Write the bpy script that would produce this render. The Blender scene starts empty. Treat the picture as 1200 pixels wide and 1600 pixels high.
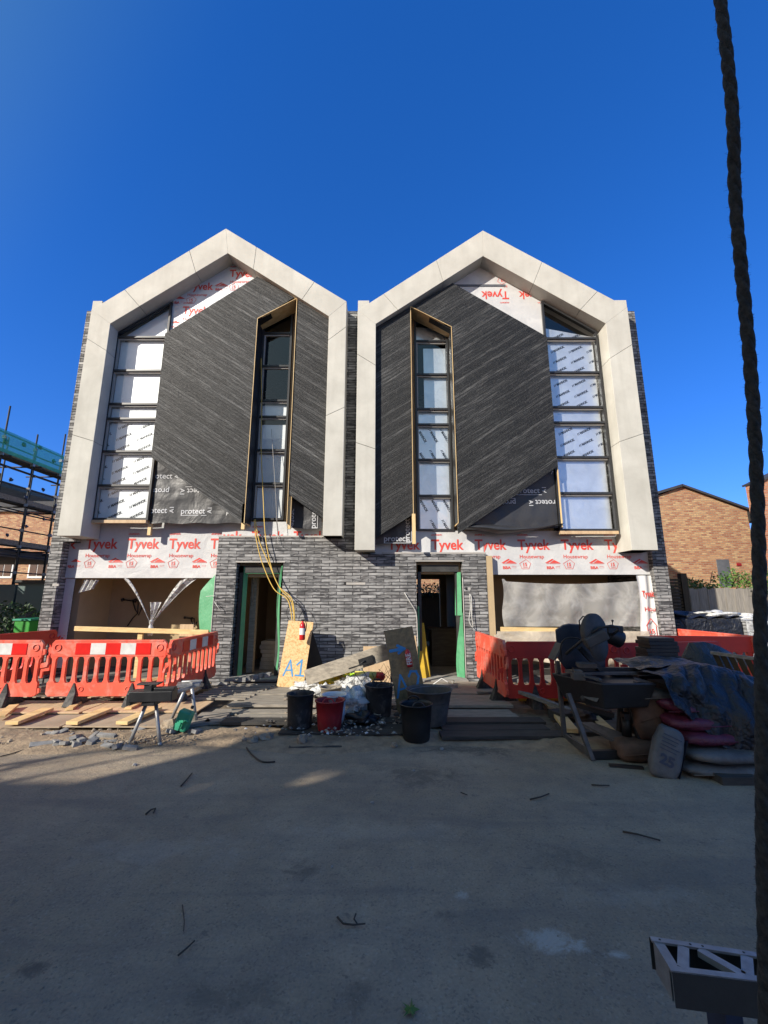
import bpy, math, random
from mathutils import Vector, Matrix, noise
R = math.radians
PI = math.pi
rnd = random.Random(7)
S = bpy.context.scene
COL = S.collection
# ---------------------------------------------------------------- camera
FPX, TH, HC = 661.0, R(11.3), 1.75
cd = bpy.data.cameras.new("camera")
cd.sensor_fit = 'VERTICAL'; cd.sensor_height = 24; cd.lens = FPX / 1600 * 24
cd.clip_start = .05; cd.clip_end = 500
cam = bpy.data.objects.new("camera", cd); COL.objects.link(cam)
cam.location = (0, 0, HC); cam.rotation_euler = (PI / 2 + TH, 0, 0)
S.camera = cam
# ---------------------------------------------------------------- light
SDX, SDZ = 1.07, .76                        # sun travel per metre of +Y
sun_dir = Vector((SDX, 1, -SDZ)).normalized()
elev = math.asin(-sun_dir.z)
w = bpy.data.worlds.new("World"); S.world = w; w.use_nodes = True
nt = w.node_tree
bg = nt.nodes['Background']
sky = nt.nodes.new('ShaderNodeTexSky'); sky.sky_type = 'NISHITA'; sky.sun_disc = False
sky.sun_elevation = elev
sky.sun_rotation = math.atan2(-sun_dir.x, -sun_dir.y)
sky.air_density = 1.0; sky.dust_density = .1; sky.ozone_density = 5.0; sky.altitude = 300
hs = nt.nodes.new('ShaderNodeHueSaturation'); hs.inputs['Saturation'].default_value = 1.25
gmn = nt.nodes.new('ShaderNodeGamma'); gmn.inputs['Gamma'].default_value = .75
tn = nt.nodes.new('ShaderNodeMixRGB'); tn.blend_type = 'MULTIPLY'; tn.inputs[0].default_value = 1; tn.inputs[2].default_value = (.62, .84, 1.48, 1)
nt.links.new(sky.outputs[0], hs.inputs['Color']); nt.links.new(hs.outputs[0], gmn.inputs['Color'])
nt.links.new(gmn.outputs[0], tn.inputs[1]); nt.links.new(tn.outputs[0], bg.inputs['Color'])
# warm fill added to the unseen sun-side sky to neutralise shade; deep blue opposite
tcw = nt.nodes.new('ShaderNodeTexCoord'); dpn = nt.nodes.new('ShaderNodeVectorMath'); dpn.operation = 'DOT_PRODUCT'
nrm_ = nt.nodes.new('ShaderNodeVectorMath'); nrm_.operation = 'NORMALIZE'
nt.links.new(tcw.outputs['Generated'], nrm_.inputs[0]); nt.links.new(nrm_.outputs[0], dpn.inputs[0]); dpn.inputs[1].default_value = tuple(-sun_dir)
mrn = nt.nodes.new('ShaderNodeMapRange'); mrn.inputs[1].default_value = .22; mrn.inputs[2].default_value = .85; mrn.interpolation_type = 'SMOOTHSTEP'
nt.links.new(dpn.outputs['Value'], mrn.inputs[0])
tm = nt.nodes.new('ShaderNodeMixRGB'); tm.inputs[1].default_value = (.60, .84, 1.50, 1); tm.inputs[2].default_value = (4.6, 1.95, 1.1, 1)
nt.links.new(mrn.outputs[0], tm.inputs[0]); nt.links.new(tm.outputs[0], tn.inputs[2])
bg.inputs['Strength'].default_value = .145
sl = bpy.data.lights.new("sun", 'SUN'); sl.energy = 5.0; sl.angle = R(.5); sl.color = (1, .93, .82)
so = bpy.data.objects.new("sun", sl); COL.objects.link(so)
so.rotation_euler = sun_dir.to_track_quat('-Z', 'Y').to_euler(); so.location = (-10, -10, 20)
S.view_settings.view_transform = 'Standard'; S.view_settings.look = 'None'
S.view_settings.exposure = .45; S.view_settings.gamma = 1

# ---------------------------------------------------------------- pixel -> world helpers (survey of the place)
def ray(px, py):
    a = (px - 600) / FPX; b = (800 - py) / FPX
    return Vector((a, math.cos(TH) - b * math.sin(TH), math.sin(TH) + b * math.cos(TH)))
def A(px, py, Y):
    d = ray(px, py); t = Y / d.y
    return (d.x * t, Y, HC + d.z * t)
def G(px, py, z=0.):
    d = ray(px, py); t = (z - HC) / d.z
    return (d.x * t, d.y * t, z)
def PX(px, py, Y): return A(px, py, Y)[0]
def PZ(py, Y, px=600): return A(px, py, Y)[2]

# ---------------------------------------------------------------- materials
def nn(t, k, **kw):
    n = t.nodes.new(k)
    for a, b in kw.items(): setattr(n, a, b)
    return n
def ramp(t, fac, stops):
    n = nn(t, 'ShaderNodeValToRGB'); e = n.color_ramp.elements
    while len(e) < len(stops): e.new(.5)
    for q, (p, c) in zip(e, stops):
        q.position = p; q.color = (c[0], c[1], c[2], 1) if not isinstance(c, (int, float)) else (c, c, c, 1)
    t.links.new(fac, n.inputs[0]); return n.outputs[0]
def math_(t, op, a, b=None):
    n = nn(t, 'ShaderNodeMath', operation=op)
    for i, v in enumerate((a, b)):
        if v is None: continue
        if isinstance(v, (int, float)): n.inputs[i].default_value = v
        else: t.links.new(v, n.inputs[i])
    return n.outputs[0]
def mixc(t, fac, a, b, mode='MIX'):
    n = nn(t, 'ShaderNodeMixRGB', blend_type=mode)
    for i, v in enumerate((fac, a, b)):
        if isinstance(v, (int, float)): n.inputs[i].default_value = v
        elif isinstance(v, tuple): n.inputs[i].default_value = (v[0], v[1], v[2], 1)
        else: t.links.new(v, n.inputs[i])
    return n.outputs[0]
def base(name):
    m = bpy.data.materials.new(name); m.use_nodes = True
    t = m.node_tree; return m, t, t.nodes['Principled BSDF']
def coord(t, world=False, stretch=(1, 1, 1), rot=(0, 0, 0)):
    if world: src = nn(t, 'ShaderNodeNewGeometry').outputs['Position']
    else: src = nn(t, 'ShaderNodeTexCoord').outputs['Object']
    mp = nn(t, 'ShaderNodeMapping'); mp.inputs['Scale'].default_value = stretch; mp.inputs['Rotation'].default_value = rot
    t.links.new(src, mp.inputs[0]); return mp.outputs[0]
def noi(t, v, sc, det=6, rough=.6, dist=0):
    n = nn(t, 'ShaderNodeTexNoise'); n.inputs['Scale'].default_value = sc; n.inputs['Detail'].default_value = det
    n.inputs['Roughness'].default_value = rough; n.inputs['Distortion'].default_value = dist
    t.links.new(v, n.inputs['Vector']); return n.outputs[0]
def bump(t, p, h, st=.3, dist=.01, nrm=None):
    b = nn(t, 'ShaderNodeBump'); b.inputs['Strength'].default_value = st; b.inputs['Distance'].default_value = dist
    t.links.new(h, b.inputs['Height'])
    if nrm is not None: t.links.new(nrm, b.inputs['Normal'])
    t.links.new(b.outputs[0], p.inputs['Normal']); return b.outputs[0]
def M(name, c1, c2=None, sc=4, rough=.7, metal=0, bst=.25, bsc=40, bd=.006, stretch=(1, 1, 1), world=False, lo=.35, hi=.65, dirt=0, dcol=(.12, .1, .08), spec=.5):
    m, t, p = base(name)
    v = coord(t, world, stretch)
    c2 = c2 or tuple(x * .7 for x in c1)
    col = ramp(t, noi(t, v, sc), [(lo, c1), (hi, c2)])
    if dirt:
        f = ramp(t, noi(t, v, sc * .6, 8, .7, .4), [(.5, 0), (.72, dirt)])
        col = mixc(t, f, col, dcol)
    t.links.new(col, p.inputs['Base Color'])
    p.inputs['Roughness'].default_value = rough; p.inputs['Metallic'].default_value = metal
    p.inputs['Specular IOR Level'].default_value = spec
    if bst: bump(t, p, noi(t, v, bsc, 8, .65), bst, bd)
    return m

def brick_mat(name, c1, c2, c3, mortar, bw, rh, ms=.008, streak=True, scale_noise=1.0, bd=.012):
    m, t, p = base(name)
    g = nn(t, 'ShaderNodeNewGeometry')
    sx = nn(t, 'ShaderNodeSeparateXYZ'); t.links.new(g.outputs['Position'], sx.inputs[0])
    sn = nn(t, 'ShaderNodeSeparateXYZ'); t.links.new(g.outputs['True Normal'], sn.inputs[0])
    side = math_(t, 'GREATER_THAN', math_(t, 'ABSOLUTE', sn.outputs[0]), .7)
    mx = nn(t, 'ShaderNodeMix', data_type='FLOAT')
    t.links.new(side, mx.inputs[0]); t.links.new(sx.outputs[0], mx.inputs[2]); t.links.new(sx.outputs[1], mx.inputs[3])
    cb = nn(t, 'ShaderNodeCombineXYZ'); t.links.new(mx.outputs[0], cb.inputs[0]); t.links.new(sx.outputs[2], cb.inputs[1])
    wob = noi(t, g.outputs['Position'], 9, 3)
    ad = nn(t, 'ShaderNodeVectorMath', operation='ADD')
    wv = nn(t, 'ShaderNodeCombineXYZ'); t.links.new(math_(t, 'MULTIPLY', math_(t, 'SUBTRACT', wob, .5), .012), wv.inputs[1])
    t.links.new(math_(t, 'MULTIPLY', math_(t, 'SUBTRACT', wob, .5), .02), wv.inputs[0])
    t.links.new(cb.outputs[0], ad.inputs[0]); t.links.new(wv.outputs[0], ad.inputs[1])
    b = nn(t, 'ShaderNodeTexBrick'); b.inputs['Scale'].default_value = 1
    b.inputs['Brick Width'].default_value = bw; b.inputs['Row Height'].default_value = rh
    b.inputs['Mortar Size'].default_value = ms; b.inputs['Mortar Smooth'].default_value = .25; b.inputs['Bias'].default_value = 0
    b.inputs['Color1'].default_value = (0, 0, 0, 1); b.inputs['Color2'].default_value = (1, 1, 1, 1); b.inputs['Mortar'].default_value = (.5, .5, .5, 1)
    t.links.new(ad.outputs[0], b.inputs['Vector'])
    tone = ramp(t, b.outputs['Color'], [(0, c1), (.5, c2), (1, c3)])
    if streak:
        mp = nn(t, 'ShaderNodeMapping'); mp.inputs['Scale'].default_value = (4.5, 30, 1)
        t.links.new(cb.outputs[0], mp.inputs[0])
        sn_ = noi(t, mp.outputs[0], 1, 6, .6, .6)
        tone = mixc(t, ramp(t, sn_, [(.46, 0), (.64, .6)]), tone, tuple(min(1, x * 1.7 + .03) for x in c3))
        tone = mixc(t, ramp(t, noi(t, g.outputs['Position'], 1.1, 4), [(.35, 0), (.7, .35)]), tone, tuple(x * .6 for x in c1))
    else:
        sn_ = noi(t, g.outputs['Position'], 60, 5)
        tone = mixc(t, ramp(t, noi(t, g.outputs['Position'], 1.3, 6), [(.4, 0), (.7, .5)]), tone, c2)
        tone = mixc(t, ramp(t, noi(t, cb.outputs[0], 14, 3), [(.5, 0), (.8, .5)]), tone, tuple(x * .35 for x in c1))
    col = mixc(t, b.outputs['Fac'], tone, mortar)
    t.links.new(col, p.inputs['Base Color']); p.inputs['Roughness'].default_value = .85
    h = math_(t, 'ADD', math_(t, 'MULTIPLY', math_(t, 'SUBTRACT', 1, b.outputs['Fac']), 1.0), math_(t, 'MULTIPLY', sn_, .45))
    h = math_(t, 'ADD', h, math_(t, 'MULTIPLY', b.outputs['Color'], .5))
    bump(t, p, h, .9, bd)
    return m

def clad_mat(name, sgn):
    # charred softwood boards laid on the slope
    m, t, p = base(name)
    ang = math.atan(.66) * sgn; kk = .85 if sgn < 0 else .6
    v = coord(t, True, (1, 1, 1), (0, ang, 0))
    s = nn(t, 'ShaderNodeSeparateXYZ'); t.links.new(v, s.inputs[0])
    zz = s.outputs[2]
    row = math_(t, 'DIVIDE', zz, .072)
    fr = math_(t, 'FRACT', row)
    idx = math_(t, 'FLOOR', row)
    groove = math_(t, 'LESS_THAN', fr, .09)
    wn = nn(t, 'ShaderNodeTexWhiteNoise', noise_dimensions='1D'); t.links.new(idx, wn.inputs['W'])
    mp = nn(t, 'ShaderNodeMapping'); mp.inputs['Scale'].default_value = (2.6, 6, 48); t.links.new(v, mp.inputs[0])
    off = nn(t, 'ShaderNodeCombineXYZ'); t.links.new(math_(t, 'MULTIPLY', wn.outputs[0], 40), off.inputs[0])
    av = nn(t, 'ShaderNodeVectorMath', operation='ADD'); t.links.new(mp.outputs[0], av.inputs[0]); t.links.new(off.outputs[0], av.inputs[1])
    grain = noi(t, av.outputs[0], 1, 7, .7, .8)
    vo = nn(t, 'ShaderNodeTexVoronoi', feature='DISTANCE_TO_EDGE'); vo.inputs['Scale'].default_value = 26
    mp2 = nn(t, 'ShaderNodeMapping'); mp2.inputs['Scale'].default_value = (.6, 1, 1.4); t.links.new(v, mp2.inputs[0]); t.links.new(mp2.outputs[0], vo.inputs['Vector'])
    f = math_(t, 'ADD', math_(t, 'MULTIPLY', grain, .75), math_(t, 'MULTIPLY', wn.outputs[0], .11))
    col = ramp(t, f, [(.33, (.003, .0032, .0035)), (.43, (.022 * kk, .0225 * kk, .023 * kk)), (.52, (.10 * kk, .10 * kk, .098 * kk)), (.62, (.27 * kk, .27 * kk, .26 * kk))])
    big = ramp(t, noi(t, v, .7, 4), [(.3, .45), (.7, 1.25)])
    col = mixc(t, 1, col, big, 'MULTIPLY')
    col = mixc(t, groove, col, (.004, .004, .004))
    t.links.new(col, p.inputs['Base Color'])
    p.inputs['Roughness'].default_value = .55; p.inputs['Specular IOR Level'].default_value = .45
    cr = ramp(t, vo.outputs[0], [(0, 0), (.08, 1)])
    h = math_(t, 'ADD', math_(t, 'MULTIPLY', math_(t, 'SUBTRACT', 1, groove), 1.2), math_(t, 'MULTIPLY', grain, .9))
    h = math_(t, 'ADD', h, math_(t, 'MULTIPLY', cr, .25))
    bump(t, p, h, .9, .012)
    return m

def conc_mat():
    m, t, p = base('cast_concrete')
    v = coord(t, True)
    c = ramp(t, noi(t, v, 1.6, 8, .6, .3), [(.3, (.435, .42, .37)), (.7, (.56, .545, .485))])
    mp = nn(t, 'ShaderNodeMapping'); mp.inputs['Scale'].default_value = (5, 5, .6); t.links.new(v, mp.inputs[0])
    c = mixc(t, ramp(t, noi(t, mp.outputs[0], 1.0, 7, .6), [(.48, 0), (.75, .35)]), c, (.35, .335, .29))
    c = mixc(t, ramp(t, noi(t, v, 3.3, 8, .75, 1.2), [(.58, 0), (.68, .18)]), c, (.32, .31, .27))
    c = mixc(t, ramp(t, noi(t, v, 70, 2), [(.66, 0), (.72, .5)]), c, (.25, .25, .22))
    t.links.new(c, p.inputs['Base Color']); p.inputs['Roughness'].default_value = .8
    bump(t, p, noi(t, v, 30, 8, .7), .25, .004); return m

def sheet_mat(name, col, rough, sc, bst, bd, alpha=1., metal=0, c2=None, spec=.5, trans=0):
    # wrinkled film
    m, t, p = base(name)
    v = coord(t, True)
    n1 = noi(t, v, sc, 4, .55, .5); n2 = noi(t, v, sc * 4, 4, .6, .3)
    ridge = math_(t, 'ABSOLUTE', math_(t, 'SUBTRACT', n1, .5))
    h = math_(t, 'ADD', math_(t, 'MULTIPLY', ridge, 2), math_(t, 'MULTIPLY', n2, .4))
    bump(t, p, h, bst, bd)
    c = ramp(t, n1, [(.35, col), (.65, c2 or tuple(x * .85 for x in col))])
    t.links.new(c, p.inputs['Base Color']); p.inputs['Roughness'].default_value = rough; p.inputs['Metallic'].default_value = metal
    p.inputs['Specular IOR Level'].default_value = spec
    if alpha < 1:
        if trans:
            a = ramp(t, ridge, [(0, min(1, alpha + trans)), (.12, alpha)])
            t.links.new(a, p.inputs['Alpha'])
        else: p.inputs['Alpha'].default_value = alpha
    return m

def glass_mat():
    m = bpy.data.materials.new('window_glass'); m.use_nodes = True; t = m.node_tree; t.nodes.clear()
    o = nn(t, 'ShaderNodeOutputMaterial'); tr = nn(t, 'ShaderNodeBsdfTransparent'); gl = nn(t, 'ShaderNodeBsdfGlossy')
    tr.inputs[0].default_value = (.95, .97, .97, 1); gl.inputs['Roughness'].default_value = .02
    lw = nn(t, 'ShaderNodeLayerWeight'); lw.inputs[0].default_value = .35
    class f_: pass
    f = f_(); f.outputs = [math_(t, 'ADD', math_(t, 'MULTIPLY', lw.outputs['Facing'], .35), .05)]
    mx = nn(t, 'ShaderNodeMixShader'); t.links.new(f.outputs[0], mx.inputs[0]); t.links.new(tr.outputs[0], mx.inputs[1]); t.links.new(gl.outputs[0], mx.inputs[2])
    t.links.new(mx.outputs[0], o.inputs[0]); return m

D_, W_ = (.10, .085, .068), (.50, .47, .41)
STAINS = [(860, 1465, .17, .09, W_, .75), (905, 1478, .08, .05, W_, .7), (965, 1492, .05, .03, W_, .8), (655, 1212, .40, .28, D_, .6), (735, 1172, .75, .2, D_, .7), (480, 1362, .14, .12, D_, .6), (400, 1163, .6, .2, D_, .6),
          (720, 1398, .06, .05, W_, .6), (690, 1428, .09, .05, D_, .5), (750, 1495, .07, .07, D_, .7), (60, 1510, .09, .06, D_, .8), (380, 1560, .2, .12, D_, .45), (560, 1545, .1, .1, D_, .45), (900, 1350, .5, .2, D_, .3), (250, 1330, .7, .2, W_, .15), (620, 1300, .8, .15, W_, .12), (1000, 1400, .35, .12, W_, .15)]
def ground_mat():
    m, t, p = base('yard_concrete')
    v = coord(t, True)
    n1 = noi(t, v, .55, 9, .62, .4); n2 = noi(t, v, 3.2, 9, .7, .2); n3 = noi(t, v, 60, 6, .7)
    c = ramp(t, n1, [(.3, (.305, .236, .155)), (.5, (.385, .302, .205)), (.7, (.47, .38, .27))])
    c = mixc(t, ramp(t, n2, [(.42, 0), (.68, .5)]), c, (.18, .16, .135))
    c = mixc(t, ramp(t, noi(t, v, 1.7, 7, .7, 1.), [(.66, 0), (.74, .45)]), c, (.46, .42, .36))
    c = mixc(t, ramp(t, noi(t, v, 22, 4, .6), [(.69, 0), (.73, .6)]), c, (.08, .07, .06))
    c = mixc(t, ramp(t, n3, [(.4, 0), (.75, .35)]), c, (.06, .056, .05))
    grit = nn(t, 'ShaderNodeTexVoronoi'); grit.inputs['Scale'].default_value = 95; t.links.new(v, grit.inputs['Vector'])
    gs = nn(t, 'ShaderNodeSeparateXYZ'); t.links.new(grit.outputs['Color'], gs.inputs[0])
    c = mixc(t, ramp(t, gs.outputs[0], [(.0, .4), (.16, 0)]), c, (.09, .08, .066))
    c = mixc(t, ramp(t, gs.outputs[1], [(.90, 0), (1., .22)]), c, (.50, .46, .40))
    mpt = nn(t, 'ShaderNodeMapping'); mpt.inputs['Scale'].default_value = (.35, 2.2, 1); mpt.inputs['Rotation'].default_value = (0, 0, .25); t.links.new(v, mpt.inputs[0])
    c = mixc(t, ramp(t, noi(t, mpt.outputs[0], 1.4, 6, .6, .8), [(.48, 0), (.66, .45)]), c, (.17, .15, .13))
    c = mixc(t, ramp(t, noi(t, v, 11, 5, .7, .3), [(.60, 0), (.68, .5)]), c, (.12, .105, .09))
    edge = noi(t, v, 4, 9, .78, .6)
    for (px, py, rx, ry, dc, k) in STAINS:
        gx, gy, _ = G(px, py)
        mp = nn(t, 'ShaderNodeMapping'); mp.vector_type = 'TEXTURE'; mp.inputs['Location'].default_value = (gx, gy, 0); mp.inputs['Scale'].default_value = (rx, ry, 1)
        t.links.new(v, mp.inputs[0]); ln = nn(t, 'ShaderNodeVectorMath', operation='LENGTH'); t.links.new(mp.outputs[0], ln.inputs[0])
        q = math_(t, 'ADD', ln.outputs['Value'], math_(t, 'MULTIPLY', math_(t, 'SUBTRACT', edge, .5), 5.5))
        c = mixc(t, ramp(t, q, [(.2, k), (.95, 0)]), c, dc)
    # brown earth and damp towards the building
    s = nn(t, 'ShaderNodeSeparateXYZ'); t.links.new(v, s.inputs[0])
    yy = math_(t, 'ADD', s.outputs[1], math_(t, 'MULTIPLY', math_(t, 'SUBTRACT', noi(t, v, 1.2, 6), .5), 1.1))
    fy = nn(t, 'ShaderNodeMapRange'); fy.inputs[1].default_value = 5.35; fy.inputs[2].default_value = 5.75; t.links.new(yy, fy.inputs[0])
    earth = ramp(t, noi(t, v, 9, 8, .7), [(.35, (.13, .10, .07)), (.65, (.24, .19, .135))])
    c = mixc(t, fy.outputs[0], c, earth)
    t.links.new(c, p.inputs['Base Color']); p.inputs['Roughness'].default_value = .88
    h = math_(t, 'ADD', math_(t, 'MULTIPLY', n3, .8), math_(t, 'MULTIPLY', n2, 2.0))
    h = math_(t, 'ADD', h, math_(t, 'MULTIPLY', gs.outputs[2], .08))
    bump(t, p, h, .75, .022); return m

def osb_mat():
    m, t, p = base('osb'); v = coord(t, False)
    vo = nn(t, 'ShaderNodeTexVoronoi'); vo.inputs['Scale'].default_value = 42; t.links.new(v, vo.inputs['Vector'])
    c = ramp(t, vo.outputs['Color'], [(.2, (.62, .40, .18)), (.5, (.72, .50, .25)), (.8, (.50, .30, .12))])
    c = mixc(t, ramp(t, noi(t, v, 6, 5), [(.5, 0), (.8, .35)]), c, (.4, .25, .12))
    t.links.new(c, p.inputs['Base Color']); p.inputs['Roughness'].default_value = .8
    bump(t, p, vo.outputs['Distance'], .2, .003); return m

MT = {}
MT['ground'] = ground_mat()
MT['concrete'] = conc_mat()
MT['brick'] = brick_mat('grey_linear_brick', (.045, .044, .046), (.145, .142, .14), (.33, .325, .315), (.022, .022, .022), .33, .066, .0065)
MT['obrick'] = brick_mat('stock_brick', (.27, .09, .05), (.44, .22, .11), (.56, .37, .19), (.30, .24, .17), .235, .082, .011, False)
MT['rbrick'] = brick_mat('red_brick', (.42, .14, .07), (.50, .20, .10), (.56, .28, .15), (.36, .28, .22), .235, .082, .011, False)
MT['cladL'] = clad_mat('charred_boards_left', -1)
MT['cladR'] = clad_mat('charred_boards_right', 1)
MT['wrap'] = sheet_mat('white_wrap', (.58, .58, .57), .5, 3.0, .4, .018, c2=(.50, .50, .50))
MT['wrapfoil'] = sheet_mat('shiny_wrap', (.66, .67, .69), .4, 2.5, .5, .03, metal=.25)
MT['red_ink'] = M('red_ink', (.68, .055, .035), (.6, .08, .06), rough=.5, bst=0)
MT['membrane'] = sheet_mat('black_membrane', (.035, .036, .04), .42, 1.8, .5, .025)
MT['white_ink'] = M('white_ink', (.55, .56, .58), (.42, .43, .45), rough=.5, bst=0)
MT['foil'] = sheet_mat('foil_board', (.90, .905, .91), .35, 6, .2, .008, metal=.12, c2=(.84, .85, .86))
MT['foilshiny'] = sheet_mat('shiny_foil_board', (.80, .82, .85), .28, 3, .35, .02, metal=.6)
MT['black_ink'] = M('black_ink', (.012, .014, .02), rough=.5, bst=0)
MT['frame'] = M('dark_window_frame', (.022, .023, .025), (.03, .031, .033), rough=.4, bst=0)
MT['frame_in'] = M('pale_timber_frame', (.45, .42, .38), (.36, .34, .31), rough=.6, bst=.1)
MT['glass'] = glass_mat()
MT['ply_edge'] = M('plywood_edge', (.75, .55, .28), (.6, .40, .18), 8, rough=.6, stretch=(1, 1, .2))
MT['ply'] = M('plywood', (.62, .45, .27), (.48, .33, .19), 3, rough=.7, stretch=(6, 1, 1), bst=.15)
MT['pine'] = M('new_pine', (.78, .58, .28), (.62, .42, .18), 5, rough=.65, stretch=(1, 5, 5), bst=.2, dirt=.4, dcol=(.3, .22, .12))
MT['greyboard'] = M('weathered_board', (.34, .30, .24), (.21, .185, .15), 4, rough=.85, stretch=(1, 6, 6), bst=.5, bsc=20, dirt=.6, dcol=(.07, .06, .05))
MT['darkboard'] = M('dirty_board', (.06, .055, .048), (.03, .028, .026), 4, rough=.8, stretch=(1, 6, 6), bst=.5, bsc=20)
MT['plyboard'] = M('dusty_ply_sheet', (.42, .34, .24), (.33, .25, .17), 2.5, rough=.8, bst=.25, dirt=.6, dcol=(.22, .17, .12))
MT['osb'] = osb_mat()
MT['bluepaint'] = M('blue_spray', (.03, .20, .46), (.05, .26, .5), 14, rough=.6, bst=0)
MT['barrier'] = M('barrier_plastic', (.84, .115, .062), (.66, .085, .05), 5, rough=.5, bst=.15, dirt=.85, dcol=(.50, .32, .26))
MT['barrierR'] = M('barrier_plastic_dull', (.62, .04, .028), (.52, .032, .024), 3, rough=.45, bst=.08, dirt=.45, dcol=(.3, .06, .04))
MT['refl_red'] = M('reflective_red', (.70, .02, .015), (.58, .015, .012), rough=.3, bst=0)
MT['refl_white'] = M('reflective_white', (.72, .72, .70), (.55, .55, .52), 6, rough=.3, bst=0)
MT['rubber'] = M('black_rubber', (.030, .030, .031), (.018, .018, .019), 8, rough=.75, dirt=1, dcol=(.15, .14, .125))
MT['black'] = M('black_paint', (.009, .0095, .011), (.016, .016, .016), 6, rough=.5, dirt=.4, dcol=(.04, .038, .035))
MT['blackplastic'] = M('black_plastic', (.008, .0085, .010), (.013, .0135, .015), 6, rough=.45, dirt=.4, dcol=(.04, .04, .04))
MT['steel'] = M('grey_steel', (.42, .43, .43), (.30, .30, .30), 9, rough=.45, metal=.5, dirt=.6, dcol=(.2, .19, .18))
MT['galv'] = M('galvanised', (.34, .34, .34), (.22, .22, .22), 14, rough=.45, metal=.5, bst=.1, dirt=.5, dcol=(.25, .25, .24))
MT['dkmetal'] = M('dark_channel', (.035, .036, .036), (.05, .05, .048), 5, rough=.6, metal=.3, dirt=.5, dcol=(.1, .095, .085))
MT['sawsteel'] = M('saw_steel', (.12, .122, .125), (.07, .07, .07), 9, rough=.5, metal=.4, dirt=.6, dcol=(.06, .055, .05))
MT['navy'] = M('navy_paint', (.02, .035, .08), rough=.5)
MT['dustgrey'] = M('dusty_grey', (.12, .11, .10), (.06, .056, .052), 8, rough=.8, dirt=.4)
MT['disc'] = M('dusty_guard', (.075, .068, .06), (.045, .041, .037), 10, rough=.75)
MT['green'] = M('green_plastic', (.04, .36, .20), (.03, .28, .16), 5, rough=.5, dirt=.4, dcol=(.12, .22, .15))
MT['greenfilm'] = sheet_mat('green_membrane', (.07, .27, .13), .5, 3, .6, .02, c2=(.11, .34, .18))
MT['tarp'] = sheet_mat('blue_tarpaulin', (.010, .012, .019), .5, 3.2, 1., .07, c2=(.015, .017, .024))
MT['tarpgrey'] = sheet_mat('black_sheet', (.035, .035, .037), .4, 4, 1., .05)
MT['pink'] = sheet_mat('pink_film', (.11, .018, .045), .5, 8, .7, .02)
MT['bag'] = M('grey_bag', (.13, .13, .13), (.07, .07, .072), 5, rough=.55, bst=.9, bsc=7, bd=.03)
MT['bagblue'] = M('blue_print', (.035, .045, .08), rough=.6, bst=0)
MT['brown'] = M('brown_sack', (.13, .075, .05), (.07, .042, .03), 5, rough=.8, bst=.5, bsc=9, bd=.03)
MT['redplastic'] = M('red_plastic', (.33, .012, .02), (.22, .01, .014), 5, rough=.5, dirt=.5, dcol=(.2, .16, .14))
MT['redmetal'] = M('red_enamel', (.55, .02, .02), (.45, .015, .015), rough=.3, bst=0)
MT['tan'] = M('tan_bucket', (.28, .24, .18), (.18, .16, .13), 8, rough=.7, dirt=.5)
MT['film'] = sheet_mat('clear_film', (.75, .75, .73), .35, 5, .9, .04, alpha=.30, trans=.5)
MT['film2'] = sheet_mat('milky_film', (.50, .49, .46), .35, 2.0, .5, .03, alpha=.48, trans=.2)
MT['whitebag'] = sheet_mat('white_bag', (.70, .70, .68), .4, 12, .9, .03)
MT['yellow'] = M('yellow_plastic', (.80, .55, .03), (.7, .45, .02), rough=.5, bst=.1)
MT['lime'] = M('lime_fabric', (.50, .80, .05), (.4, .7, .04), rough=.7, bst=.3)
MT['insul'] = M('yellow_insulation', (.55, .36, .02), (.42, .27, .02), 6, rough=.7)
MT['cable_y'] = M('yellow_cable', (.75, .50, .10), (.6, .4, .09), rough=.5, bst=0)
MT['cable_w'] = M('white_cable', (.62, .61, .56), rough=.5, bst=0)
MT['plaster'] = M('brown_plaster', (.48, .36, .21), (.40, .30, .17), 1.2, rough=.9, bst=.1)
MT['inner'] = M('interior_board', (.18, .15, .12), (.12, .10, .08), 2, rough=.9)
MT['screed'] = M('screed_floor', (.20, .19, .17), (.13, .12, .11), 3, rough=.9, dirt=.4)
MT['slate'] = M('roof_slate', (.05, .052, .058), (.035, .036, .04), 4, rough=.6)
MT['slip'] = M('brick_slip', (.32, .31, .29), (.18, .175, .165), 12, rough=.9, bst=.6, bsc=30)
MT['rock'] = M('rubble', (.36, .29, .21), (.22, .18, .14), 8, rough=.95, bst=.7, bsc=14, bd=.03)
MT['earth'] = M('loose_earth', (.38, .28, .18), (.24, .18, .12), 9, rough=.95, bst=.8, bsc=26, bd=.03)
MT['twig'] = M('twig', (.04, .032, .026), (.06, .05, .04), rough=.9)
MT['leaf'] = M('ivy_leaf', (.10, .20, .03), (.05, .11, .018), 3, rough=.55, world=True, bst=0)
MT['leafd'] = M('dark_leaf', (.02, .05, .018), (.035, .075, .02), 3, rough=.5, world=True, bst=0)
MT['bark'] = M('bark', (.09, .07, .055), (.05, .04, .03), 8, rough=.95, bst=.6)
MT['fence'] = M('weathered_fence', (.30, .275, .235), (.19, .17, .145), 5, rough=.9, stretch=(6, 6, .5), bst=.5)
MT['fencedk'] = M('fence_stain', (.07, .05, .025), (.04, .03, .017), 5, rough=.85, stretch=(6, 6, .5), bst=.5)
MT['net'] = sheet_mat('green_netting', (.06, .55, .42), .7, 6, .3, .02, alpha=.72)
MT['netgrey'] = sheet_mat('dark_netting', (.03, .12, .17), .8, 6, .2, .02, alpha=.45)
MT['slab'] = M('raw_slab', (.24, .235, .22), (.16, .155, .145), 3, rough=.9)
MT['container'] = M('site_hut_paint', (.11, .16, .15), (.09, .13, .125), 2, rough=.6, bst=.05)
MT['white'] = M('white_paint', (.75, .75, .72), (.65, .65, .62), rough=.5, bst=0)
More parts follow.
